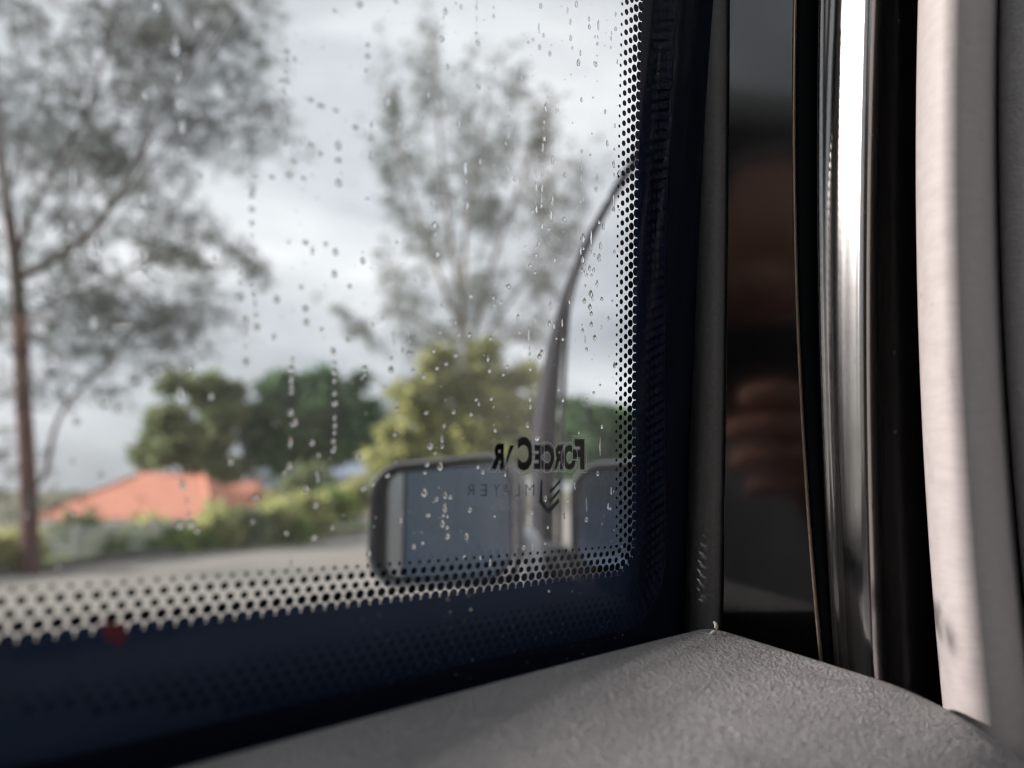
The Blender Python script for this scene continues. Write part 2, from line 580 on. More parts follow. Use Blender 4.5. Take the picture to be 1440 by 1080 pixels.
leafy_tree('bamboo_clump', 'yellow-green leafy clump at the foot of the feathery tree', 640, 735, 15.2,
           [(580, 560, 26, 22), (612, 530, 24, 26), (640, 560, 30, 26), (668, 520, 22, 28), (700, 545, 28, 24), (735, 530, 18, 26), (745, 575, 22, 30), (560, 600, 24, 26), (600, 600, 34, 26),
            (650, 600, 36, 28), (705, 600, 36, 30), (545, 640, 24, 26), (590, 645, 36, 30), (650, 650, 40, 30), (710, 650, 40, 30), (752, 630, 22, 34), (625, 500, 12, 14), (690, 490, 12, 16)],
           m_bark, m_yellow, 24, 0.25, 3300, 0.08, 'plant')

# ------------------------------------------------------------------ houses beyond the hedge
m_roof = mat('terracotta_tiles', (0.55, 0.22, 0.14), 0.8, (0.64, 0.29, 0.20), 1.3, 0.7, 4.5, stretch=(4, 1, 1), bdist=0.06)
m_wall1 = mat('pale_green_render', (0.46, 0.50, 0.45), 0.9, (0.55, 0.57, 0.52), 0.7)
m_wall2 = mat('blue_grey_render', (0.40, 0.45, 0.54), 0.9, (0.48, 0.53, 0.60), 0.4)
m_trim = mat('white_paint', (0.7, 0.7, 0.68), 0.6)
m_pane = mat('far_window_pane', (0.05, 0.06, 0.07), 0.15)
m_door = mat('door_wood', (0.16, 0.09, 0.06), 0.6, (0.22, 0.13, 0.09), 3, stretch=(6, 6, 1))


def house(name, label, x0, x1, Y, z_g, z_eave, z_ridge, depth, wall, roof, over=0.5, hip=1.9, nwin=3, flat=False):
    xm = (x0 + x1) / 2
    root = empty(name, (xm, Y + depth / 2, z_g))
    tag(root, label, 'house')
    w = x1 - x0
    MB().box((x0, Y, z_g - 0.3), (w, 0, 0), (0, depth, 0), (0, 0, z_eave - z_g + 0.28)).build('wall', wall, root)
    a, b = x0 - over, x1 + over
    c, d = Y - over, Y + depth + over
    ym = Y + depth / 2
    th = 0.14
    v = [(a, c, z_eave), (b, c, z_eave), (b, d, z_eave), (a, d, z_eave), (a + hip, ym, z_ridge), (b - hip, ym, z_ridge),
         (a, c, z_eave - th), (b, c, z_eave - th), (b, d, z_eave - th), (a, d, z_eave - th)]
    r = mesh_obj('roof', v, [(0, 1, 5, 4), (1, 2, 5), (2, 3, 4, 5), (3, 0, 4), (6, 9, 8, 7), (0, 6, 7, 1), (1, 7, 8, 2), (2, 8, 9, 3), (3, 9, 6, 0)], roof, root)
    rc = MB()
    for p, q in (((a + hip, ym, z_ridge), (b - hip, ym, z_ridge)), ((a, c, z_eave), (a + hip, ym, z_ridge)), ((b, c, z_eave), (b - hip, ym, z_ridge))):
        rc.tube([p, q], 0.09, 6)
    rc.build('ridge_cap', roof, r, smooth=True)
    fa = MB().box((a, c - 0.025, z_eave - th - 0.1), (b - a, 0, 0), (0, 0.022, 0), (0, 0, 0.14))
    fa.build('fascia', m_trim, r)
    h = z_eave - z_g
    for i in range(nwin):
        cx = x0 + w * (i + 0.6) / (nwin + 0.2)
        wz = z_g + h * 0.42
        f = MB()
        ww, wh, bt = min(1.3, w / nwin * 0.5), h * 0.36, 0.07
        f.box((cx - ww / 2, Y - 0.04, wz), (ww, 0, 0), (0, 0.05, 0), (0, 0, bt)).box((cx - ww / 2, Y - 0.04, wz + wh - bt), (ww, 0, 0), (0, 0.05, 0), (0, 0, bt))
        f.box((cx - ww / 2, Y - 0.039, wz + bt), (bt, 0, 0), (0, 0.048, 0), (0, 0, wh - 2 * bt)).box((cx + ww / 2 - bt, Y - 0.039, wz + bt), (bt, 0, 0), (0, 0.048, 0), (0, 0, wh - 2 * bt))
        f.box((cx - bt / 2, Y - 0.038, wz + bt), (bt, 0, 0), (0, 0.046, 0), (0, 0, wh - 2 * bt))
        wo = f.build('window', m_trim, root)
        mesh_obj('pane', [(cx - ww / 2, Y - 0.01, wz), (cx + ww / 2, Y - 0.01, wz), (cx + ww / 2, Y - 0.01, wz + wh), (cx - ww / 2, Y - 0.01, wz + wh)], [(0, 1, 2, 3)], m_pane, wo)
    MB().box((x1 - 1.3, Y - 0.03, z_g), (0.9, 0, 0), (0, 0.05, 0), (0, 0, h * 0.78)).build('door', m_door, root)
    return root


def X_at(px, Y): return (px - 720) / F * Y * 1.0

house('house', 'pale house with a large orange terracotta hipped roof beyond the hedge', X_at(120, 33), X_at(322, 33), 31, -2.75, at(0, 727, 31)[2], at(0, 668, 34)[2], 7, m_wall1, m_roof, 0.5, 2.1)
house('house', 'small house with a low orange roof under the olive tree', X_at(318, 45), X_at(372, 45), 43, -2.75, at(0, 703, 43)[2], at(0, 678, 45)[2], 4.5, m_wall1, m_roof, 0.4, 0.8, 1)
house('house', 'low orange roofed house partly hidden by the wing mirror', X_at(462, 38), X_at(560, 38), 37, -2.75, at(0, 722, 37)[2], at(0, 694, 39)[2], 5, m_wall1, m_roof, 0.4, 1.6, 1)
m_roofb = mat('blue_grey_roof', (0.22, 0.27, 0.36), 0.7, (0.28, 0.33, 0.42), 0.6)
house('house', 'blue-grey house below the broad dark green tree', X_at(362, 62), X_at(420, 62), 60, -2.9, at(0, 664, 60)[2], at(0, 646, 62)[2], 5, m_wall2, m_roofb, 0.4, 1.0, 1)
house('house', 'distant pale blue house beside the wing mirror', X_at(470, 70), X_at(520, 70), 68, -2.9, at(0, 668, 68)[2], at(0, 650, 70)[2], 5, m_wall2, m_roofb, 0.4, 0.8, 1)

# ------------------------------------------------------------------ fence along the verge, low wall, shrubs
m_post = mat('fence_post_grey', (0.24, 0.23, 0.21), 0.8, (0.33, 0.31, 0.29), 4)
m_board = mat('fence_board_pale', (0.50, 0.53, 0.49), 0.85, (0.62, 0.63, 0.58), 2.0)
fr = empty('fence', tuple(LA + LN * 0.45))
tag(fr, 'low pale rail fence with grey posts running along the hedge', 'fence')
for i in range(9):
    p = LA + LD * (-1.6 + i * 1.95) + LN * 0.45
    MB().box(p - LD * 0.06 - LN * 0.06 + np.array([0, 0, 0.0]), LD * 0.12, LN * 0.12, np.array([0, 0, 0.68])).build('post', m_post, fr, bevel=0.01)
    if i < 8:
        for k, z in enumerate((0.16, 0.34, 0.52)):
            q = p + LD * 0.0 - LN * 0.085 + np.array([0, 0, z])
            MB().box(q, LD * 1.95, LN * 0.022, np.array([0, 0, 0.11])).build('rail', m_board, fr)

shrub_px = [  # px, py of the crown, size px, distance, material, description
    (18, 772, 26, 12.4, m_yellow, 'yellow shrub at the foot of the left tree'),
    (112, 742, 16, 15.0, m_olive, 'olive shrub at the left end of the terracotta roof'),
    (190, 762, 20, 15.5, m_bright, 'green shrub under the terracotta roof'),
    (236, 762, 22, 16.0, m_bright, 'bright green shrub below the roof middle'),
    (207, 742, 13, 16.2, m_yellow, 'small yellow-green shrub in front of the terracotta roof'),
    (304, 738, 26, 17.0, m_yellow, 'yellow-green shrub at the right end of the terracotta roof'),
    (340, 735, 28, 17.5, m_olive, 'olive shrub right of the terracotta roof'),
    (382, 722, 30, 18.5, m_yellow, 'yellow-green shrub in the middle of the hedge'),
    (425, 715, 30, 20.0, m_yellow, 'yellow flowering shrub below the broad dark tree'),
    (410, 745, 18, 18.5, m_bright, 'small bright shrub low in the hedge'),
    (432, 672, 30, 30.0, m_olive, 'olive green bush between the two blue houses'),
    (465, 705, 28, 21.5, m_bright, 'green shrub left of the small orange roof'),
    (500, 690, 22, 23.0, m_yellow, 'yellow-green shrub beside the wing mirror'),
    (140, 768, 16, 14.6, m_olive, 'low olive shrub beside the left tree trunk'),
    (282, 762, 16, 16.6, m_bright, 'low green shrub near the kerb below the roof'),
]
for i, (x, y, r, Y, m_, lab) in enumerate(shrub_px):
    zb = 0.1 if Y < 17 else (0.0 if Y < 24 else -2.7)
    leafy_tree('shrub', lab, x, y + r * 0.8, Y, [(x, y, r, r * 0.75), (x - r * 0.6, y + r * 0.5, r * 0.7, r * 0.6), (x + r * 0.6, y + r * 0.45, r * 0.7, r * 0.6)],
               m_bark, m_, 100 + i, 0.24, 430, zb, 'shrub', 'shrubs along the fence')

# planted island where the feathery tree grows
pts = [(-1.0 + 1.9 * math.cos(t), 17.6 + 4.4 * math.sin(t)) for t in np.linspace(0, 2 * math.pi, 40, endpoint=False)]
tag(mesh_obj('planting_bed', [(x, y, 0.09) for x, y in pts], [tuple(range(40))], m_grass), kind='structure')
ib = MB()
ring = []
for (x, y) in pts:
    dx, dy = x + 1.0, y - 17.6
    k = 1 + 0.15 / math.hypot(dx, dy)
    ring.append(((x, y), (-1.0 + dx * k, 17.6 + dy * k)))
vs, fs = [], []
for (a, b) in ring:
    vs += [(*a, 0.0), (*a, 0.13), (*b, 0.13), (*b, 0.0)]
for i in range(40):
    j = (i + 1) % 40
    for k in range(3):
        fs.append((i * 4 + k, i * 4 + k + 1, j * 4 + k + 1, j * 4 + k))
tag(mesh_obj('bed_kerb', vs, fs, m_kerb), kind='structure')

# ------------------------------------------------------------------ armoured side window
m_glass = glass_mat('window_glass', (0.972, 0.978, 0.982), 1.0, 0.006)
m_glass_in = glass_mat('window_glass_inner', (0.972, 0.978, 0.983), 0.3)
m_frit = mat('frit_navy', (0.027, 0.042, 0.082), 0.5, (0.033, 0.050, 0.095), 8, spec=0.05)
m_dot = mat('frit_dot_black', (0.008, 0.012, 0.019), 0.7, spec=0.05)
m_frit_in = mat('inner_frit_black', (0.003, 0.0065, 0.014), 0.6, spec=0.05)
m_dot_in = mat('inner_dot_black', (0.008, 0.015, 0.032), 0.6, spec=0.05)

PITCH = 0.00318
ROWSTEP = 0.73 * PITCH


def path_bottom(s):
    t = -6.1
    if s < -25: t += 1.4 * min((-25 - s) / 150, 1.15) ** 2
    return t


path = []
for s in np.arange(-420, -8.0, 3.0): path.append((s, path_bottom(s)))
cx, cy, R = -6.9, -0.1, 6.0
for a in np.linspace(-90, -4, 16):
    path.append((cx + R * math.cos(math.radians(a)), cy + R * math.sin(math.radians(a))))
for t in np.arange(3.0, 305.0, 3.0):
    path.append((-0.17 * t + 0.00015 * t * t - 0.3, t))
path = np.array(path) / 1000.0


def offset_path(P, d):
    """Positive d: towards the clear glass (up and left). May be an array."""
    T = np.gradient(P, axis=0)
    T /= np.linalg.norm(T, axis=1)[:, None]
    N = np.stack([-T[:, 1], T[:, 0]], 1)
    return P + N * (np.asarray(d)[:, None] if np.ndim(d) else d)


def clean(P):
    out = [P[0]]
    for p in P[1:]:
        if np.linalg.norm(p - out[-1]) > 0.0004: out.append(p)
    return np.array(out)


def resample(P, step, phase):
    seg = np.linalg.norm(np.diff(P, axis=0), axis=1)
    c = np.concatenate([[0], np.cumsum(seg)])
    q = np.arange(phase, c[-1], step)
    T = np.gradient(P, axis=0)
    return np.stack([np.interp(q, c, P[:, 0]), np.interp(q, c, P[:, 1])], 1), np.stack([np.interp(q, c, T[:, 0]), np.interp(q, c, T[:, 1])], 1)


window = empty('armoured_window', W(-0.2, -0.07, 0))
tag(window, 'thick laminated side window with dotted black border, wet with rain', 'window')


def slab(name, s0, s1, t0, t1, o0, o1, m_, parent):
    c = [W(s0, t0, o0), W(s1, t0, o0), W(s1, t1, o0), W(s0, t1, o0), W(s0, t0, o1), W(s1, t0, o1), W(s1, t1, o1), W(s0, t1, o1)]
    return mesh_obj(name, c, [(0, 1, 2, 3), (7, 6, 5, 4), (0, 4, 5, 1), (1, 5, 6, 2), (2, 6, 7, 3), (3, 7, 4, 0)], m_, parent)


slab('outer_pane', -0.46, 0.055, -0.075, 0.31, -0.006, 0.0, m_glass, window)
slab('inner_pane', -0.46, 0.055, -0.075, 0.31, 0.0105, 0.0145, m_glass_in, window)


def band(name, P, d_in, d_out, off, m_, parent):
    A = offset_path(P, d_in); B = offset_path(P, d_out)
    vs, fs = [], []
    for a, b in zip(A, B):
        vs += [W(a[0], a[1], off), W(b[0], b[1], off), W(a[0], a[1], off + 0.0002), W(b[0], b[1], off + 0.0002)]
    for i in range(len(P) - 1):
        k = i * 4
        fs += [(k, k + 1, k + 5, k + 4), (k + 2, k + 6, k + 7, k + 3), (k, k + 4, k + 6, k + 2)]
    return mesh_obj(name, vs, fs, m_, parent)


n_ = len(path)
outward = np.where(np.arange(n_) < 140, 0.066, 0.050)
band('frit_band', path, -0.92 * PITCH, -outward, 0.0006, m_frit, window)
# plain borders above and at the rear, outside the picture
sb = MB()
for (s0, s1, t0, t1) in ((-0.46, -0.40, -0.07, 0.31), (-0.40, 0.0, 0.285, 0.31)):
    c = [W(s0, t0, 0.0007), W(s1, t0, 0.0007), W(s1, t1, 0.0007), W(s0, t1, 0.0007)]
    sb.add(c, [(0, 1, 2, 3)])
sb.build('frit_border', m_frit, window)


def disc_mesh(name, r, n=14, th=0.00015):
    me = bpy.data.meshes.new(name)
    v = [(math.cos(2 * math.pi * i / n) * r, math.sin(2 * math.pi * i / n) * r, 0) for i in range(n)]
    v += [(x, y, th) for x, y, _ in v]
    f = [tuple(range(n - 1, -1, -1)), tuple(range(n, 2 * n))] + [(i, (i + 1) % n, (i + 1) % n + n, i + n) for i in range(n)]
    me.from_pydata(v, [], f); me.update()
    return me


FR = Matrix(((U[0], V[0], NV[0], 0), (U[1], V[1], NV[1], 0), (U[2], V[2], NV[2], 0), (0, 0, 0, 1)))


def on_window(s, t, off):
    return Matrix.Translation(Vector(W(s, t, off))) @ FR


def project(p):
    q = np.array(p) - CAMP
    d = q[1] * _c + q[2] * _s
    up = -q[1] * _s + q[2] * _c
    return 720 + F * q[0] / d, 540 - F * up / d, d


def edge_dots(P, off, ph):
    """Staggered dots along an offset of the border: fixed grids on the two straight runs, an even fill round the corner."""
    O = offset_path(P, off)
    k0 = int(np.argmin(np.abs(P[:140, 0] - ARC[id(P)][0]))); k1 = ARC[id(P)][1]
    out = []
    s_end = P[k0, 0]
    for j in range(int((s_end + 0.42) / PITCH)):
        s = s_end - (j + ph) * PITCH
        out.append((s, float(np.interp(s, O[:k0 + 1, 0], O[:k0 + 1, 1]))))
    t0 = P[k1, 1]
    for j in range(int((0.30 - t0) / PITCH)):
        q = t0 + (j + ph) * PITCH
        out.append((float(np.interp(q, O[k1:, 1], O[k1:, 0])), q))
    A = clean(O[k0:k1 + 1])
    L = np.linalg.norm(np.diff(A, axis=0), axis=1).sum()
    gap = L - 2 * 0.0 + 2 * ph * PITCH
    n = int(round(gap / PITCH))
    if n > 1:
        c = np.concatenate([[0], np.cumsum(np.linalg.norm(np.diff(A, axis=0), axis=1))])
        for j in range(1, n):
            q = -ph * PITCH + gap * j / n
            if 0 < q < L: out.append((float(np.interp(q, c, A[:, 0])), float(np.interp(q, c, A[:, 1]))))
    return out


ARC = {id(path): (-0.0085, 138 + int(np.argmax(path[138:, 1] > 0.0)))}
rows = [(-0.80, 0.47, 0.5), (0.0, 0.385, 0.0), (0.74, 0.29, 0.5), (1.50, 0.285, 0.0), (2.20, 0.165, 0.5)]   # offset, radius, phase (pitches)
dots = []
for k, (o_, r_, ph) in enumerate(rows):
    Q = edge_dots(path, o_ * PITCH, ph)
    for s, t in Q:
        x, y, d = project(W(s, t, 0.0004))
        if -30 < x < 960 and -40 < y < 960:
            dots.append((r_ / d, k, s, t, r_))
dots.sort(reverse=True)
dot_me = {}
winv = window.matrix_parent_inverse
wm_inv = Matrix.Translation(window.location).inverted()
n_part = 0
rest = MB()
m_teeth = m_frit
for (_, k, s, t, r_) in dots:
    off = 0.0004
    if k == 0:                       # scalloped edge of the solid band
        nseg = 14
        c = [W(s + math.cos(2 * math.pi * i / nseg) * r_ * PITCH, t + math.sin(2 * math.pi * i / nseg) * r_ * PITCH, 0.0005) for i in range(nseg)]
        rest.add(c, [tuple(range(nseg))])
        continue
    if n_part < 300:
        if k not in dot_me:
            dot_me[k] = disc_mesh('frit_dot', r_ * PITCH)
            dot_me[k].materials.append(m_dot)
        o = bpy.data.objects.new('frit_dot', dot_me[k])
        COL.objects.link(o)
        o.parent = window
        o.matrix_parent_inverse = wm_inv
        o.matrix_basis = on_window(s, t, off)
        n_part += 1
    else:
        if 'rest_d' not in dot_me: dot_me['rest_d'] = MB()
        nseg = 14
        c = [W(s + math.cos(2 * math.pi * i / nseg) * r_ * PITCH, t + math.sin(2 * math.pi * i / nseg) * r_ * PITCH, off) for i in range(nseg)]
        dot_me['rest_d'].add(c, [tuple(range(nseg))])
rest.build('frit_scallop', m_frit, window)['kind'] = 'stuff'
if 'rest_d' in dot_me:
    dot_me['rest_d'].build('frit_dot_rest', m_dot, window)['kind'] = 'stuff'

# inner layer: near-black print set back from the outer one, with its own dots
path_in = []
for s in np.arange(-420, -14.0, 3.0):
    path_in.append((s, -20.5 - 2.0 * min(1.0, max(0, (-60 - s) / 90))))
cx, cy, R = -11.4, -5.0, 15.5
for a in np.linspace(-88, -5, 20):
    path_in.append((cx + R * 1.0 * math.cos(math.radians(a)), cy + R * math.sin(math.radians(a))))
for t in np.arange(1.0, 305.0, 3.0):
    path_in.append((4.1 - 0.20 * t + 0.00033 * t * t, t))
path_in = np.array(path_in) / 1000.0
IN_OFF = 0.0098
band('inner_frit_band', path_in, -1.2 * PITCH, np.where(np.arange(len(path_in)) < 140, -0.055, -0.045), IN_OFF, m_frit_in, window)
ind = MB()
for k, (o_, r_, ph) in enumerate([(-1.15, 0.48, 0.5), (-0.40, 0.42, 0.0), (0.35, 0.37, 0.5), (1.10, 0.31, 0.0), (1.85, 0.24, 0.5), (2.5, 0.15, 0.0)]):
    Q, _ = resample(clean(offset_path(path_in, o_ * PITCH)), PITCH, (0.1 + ph) * PITCH)
    for s, t in Q:
        x, y, d = project(W(s, t, IN_OFF))
        if -40 < x < 980 and -60 < y < 1000:
            c = [W(s + math.cos(2 * math.pi * i / 12) * r_ * PITCH, t + math.sin(2 * math.pi * i / 12) * r_ * PITCH, IN_OFF) for i in range(12)]
            ind.add(c, [tuple(range(12))])
ind.build('inner_frit_dots', m_dot_in, window)['kind'] = 'stuff'

# ---- lettering and emblem, seen from behind
m_ink = mat('lettering_black', (0.003, 0.004, 0.005), 0.8, spec=0.05)
m_ink2 = mat('lettering_dark_grey', (0.018, 0.028, 0.036), 0.8, spec=0.05)
m_ink3 = mat('lettering_pale_outline', (0.50, 0.54, 0.55), 0.5)


def glyph(ch, offset=0.0, outline=0.0):
    cu = bpy.data.curves.new('glyph', 'FONT')
    cu.body = ch
    cu.size = 1.0
    cu.offset = offset
    cu.resolution_u = 4
    if outline:
        cu.fill_mode = 'NONE'
        cu.bevel_depth = outline
        cu.bevel_resolution = 0
    ob = bpy.data.objects.new('glyph', cu)
    COL.objects.link(ob)
    bpy.context.view_layer.update()
    me = bpy.data.meshes.new_from_object(ob.evaluated_get(bpy.context.evaluated_depsgraph_get()))
    v = np.array([tuple(q.co) for q in me.vertices])
    f = [tuple(p.vertices) for p in me.polygons]
    bpy.data.objects.remove(ob); bpy.data.curves.remove(cu); bpy.data.meshes.remove(me)
    return v, f


def put_glyph(mb, ch, x0, x1, y0, y1, off, offset=0.0, outline=0.0, mirror=True):
    """Fit a letter's box to photo directions x0..x1, y0 (top)..y1 (bottom); mirrored as read from outside."""
    base, _ = glyph(ch, offset if not outline else 0.0)
    lo, hi = base.min(0), base.max(0)
    v, f = glyph(ch, offset, outline)
    out = []
    for q in v:
        a = (q[0] - lo[0]) / max(hi[0] - lo[0], 1e-6)
        b = (q[1] - lo[1]) / max(hi[1] - lo[1], 1e-6)
        px = x1 + (x0 - x1) * a if mirror else x0 + (x1 - x0) * a
        s, t = win_st(px, y1 + (y0 - y1) * b, off)
        out.append(W(s, t, off + q[2] * 0.0005))
    mb.add(out, f)


def zx(x): return 640 + x / 7.2
def zy(y): return 590 + y / 7.2


LO = 0.0006
big = [('F', 1215, 1305, 212, 492), ('O', 1095, 1222, 268, 500), ('R', 1000, 1090, 270, 492), ('C', 888, 1000, 265, 500),
       ('E', 800, 880, 268, 492), ('C', 640, 782, 190, 500), ('R', 378, 490, 252, 492)]
l1 = MB(); l1h = MB()
for ch, a, b, c, d in big:
    put_glyph(l1, ch, zx(a) + 0.8, zx(b) - 0.8, zy(c) + 0.8, zy(d) - 0.8, LO, 0.0)
    put_glyph(l1, ch, zx(a) + 0.8, zx(b) - 0.8, zy(c) + 0.8, zy(d) - 0.8, LO + 0.00003, 0.0, 0.05)
    put_glyph(l1h, ch, zx(a), zx(b), zy(c), zy(d), LO + 0.0001, 0.11, 0.013)
# the A is worn: only one leg and a stub are left
def poly(mb, pts, off=LO):
    mb.add([W(*win_st(zx(x), zy(y), off), off) for x, y in pts], [tuple(range(len(pts)))])
poly(l1, [(598, 262), (556, 262), (498, 478), (512, 478), (560, 350)])
l1.build('brand_lettering', m_ink, window)
l1h.build('lettering_halo', m_ink3, window)
em = MB()
poly(em, [(868, 600), (886, 628), (884, 818), (942, 902), (942, 956), (852, 836)])
poly(em, [(942, 902), (1050, 796), (1054, 842), (942, 956)])
poly(em, [(1066, 604), (1064, 640), (957, 756), (962, 714)])
poly(em, [(1060, 700), (1058, 740), (949, 856), (954, 815)])
em.build('emblem', m_ink2, window)
l2 = MB()
for ch, a, b in [('M', 712, 802), ('L', 608, 650), ('A', 484, 556), ('Y', 385, 452), ('E', 258, 318), ('R', 122, 190)]:
    put_glyph(l2, ch, zx(a), zx(b), zy(655), zy(772), LO, -0.022)
l2.build('product_lettering', m_ink2, window)
l3 = MB()
for ch, a, b in [('2', 560, 608), ('4', 512, 556), ('1', 474, 500), ('2', 432, 474), ('6', 388, 428)]:
    put_glyph(l3, ch, zx(a), zx(b), zy(828), zy(925), LO, 0.0, 0.008)
l3.build('serial_number', m_ink3, window)

# fine scratches on the glass
m_scr = mat('scratch_white', (0.8, 0.82, 0.82), 0.3)
for pts in ([(29, 31), (36, 52), (43, 78)], [(330, 16), (280, 100), (238, 180), (205, 225), (180, 262)]):
    sc = MB()
    P = [W(*win_st(x, y, 0.0145), 0.0147) for x, y in smooth_path([(a, b) for a, b in pts], 5)]
    sc.tube(P, 0.00012 if len(pts) == 3 else 0.00007, 5)
    sc.build('scratch', m_scr, window)

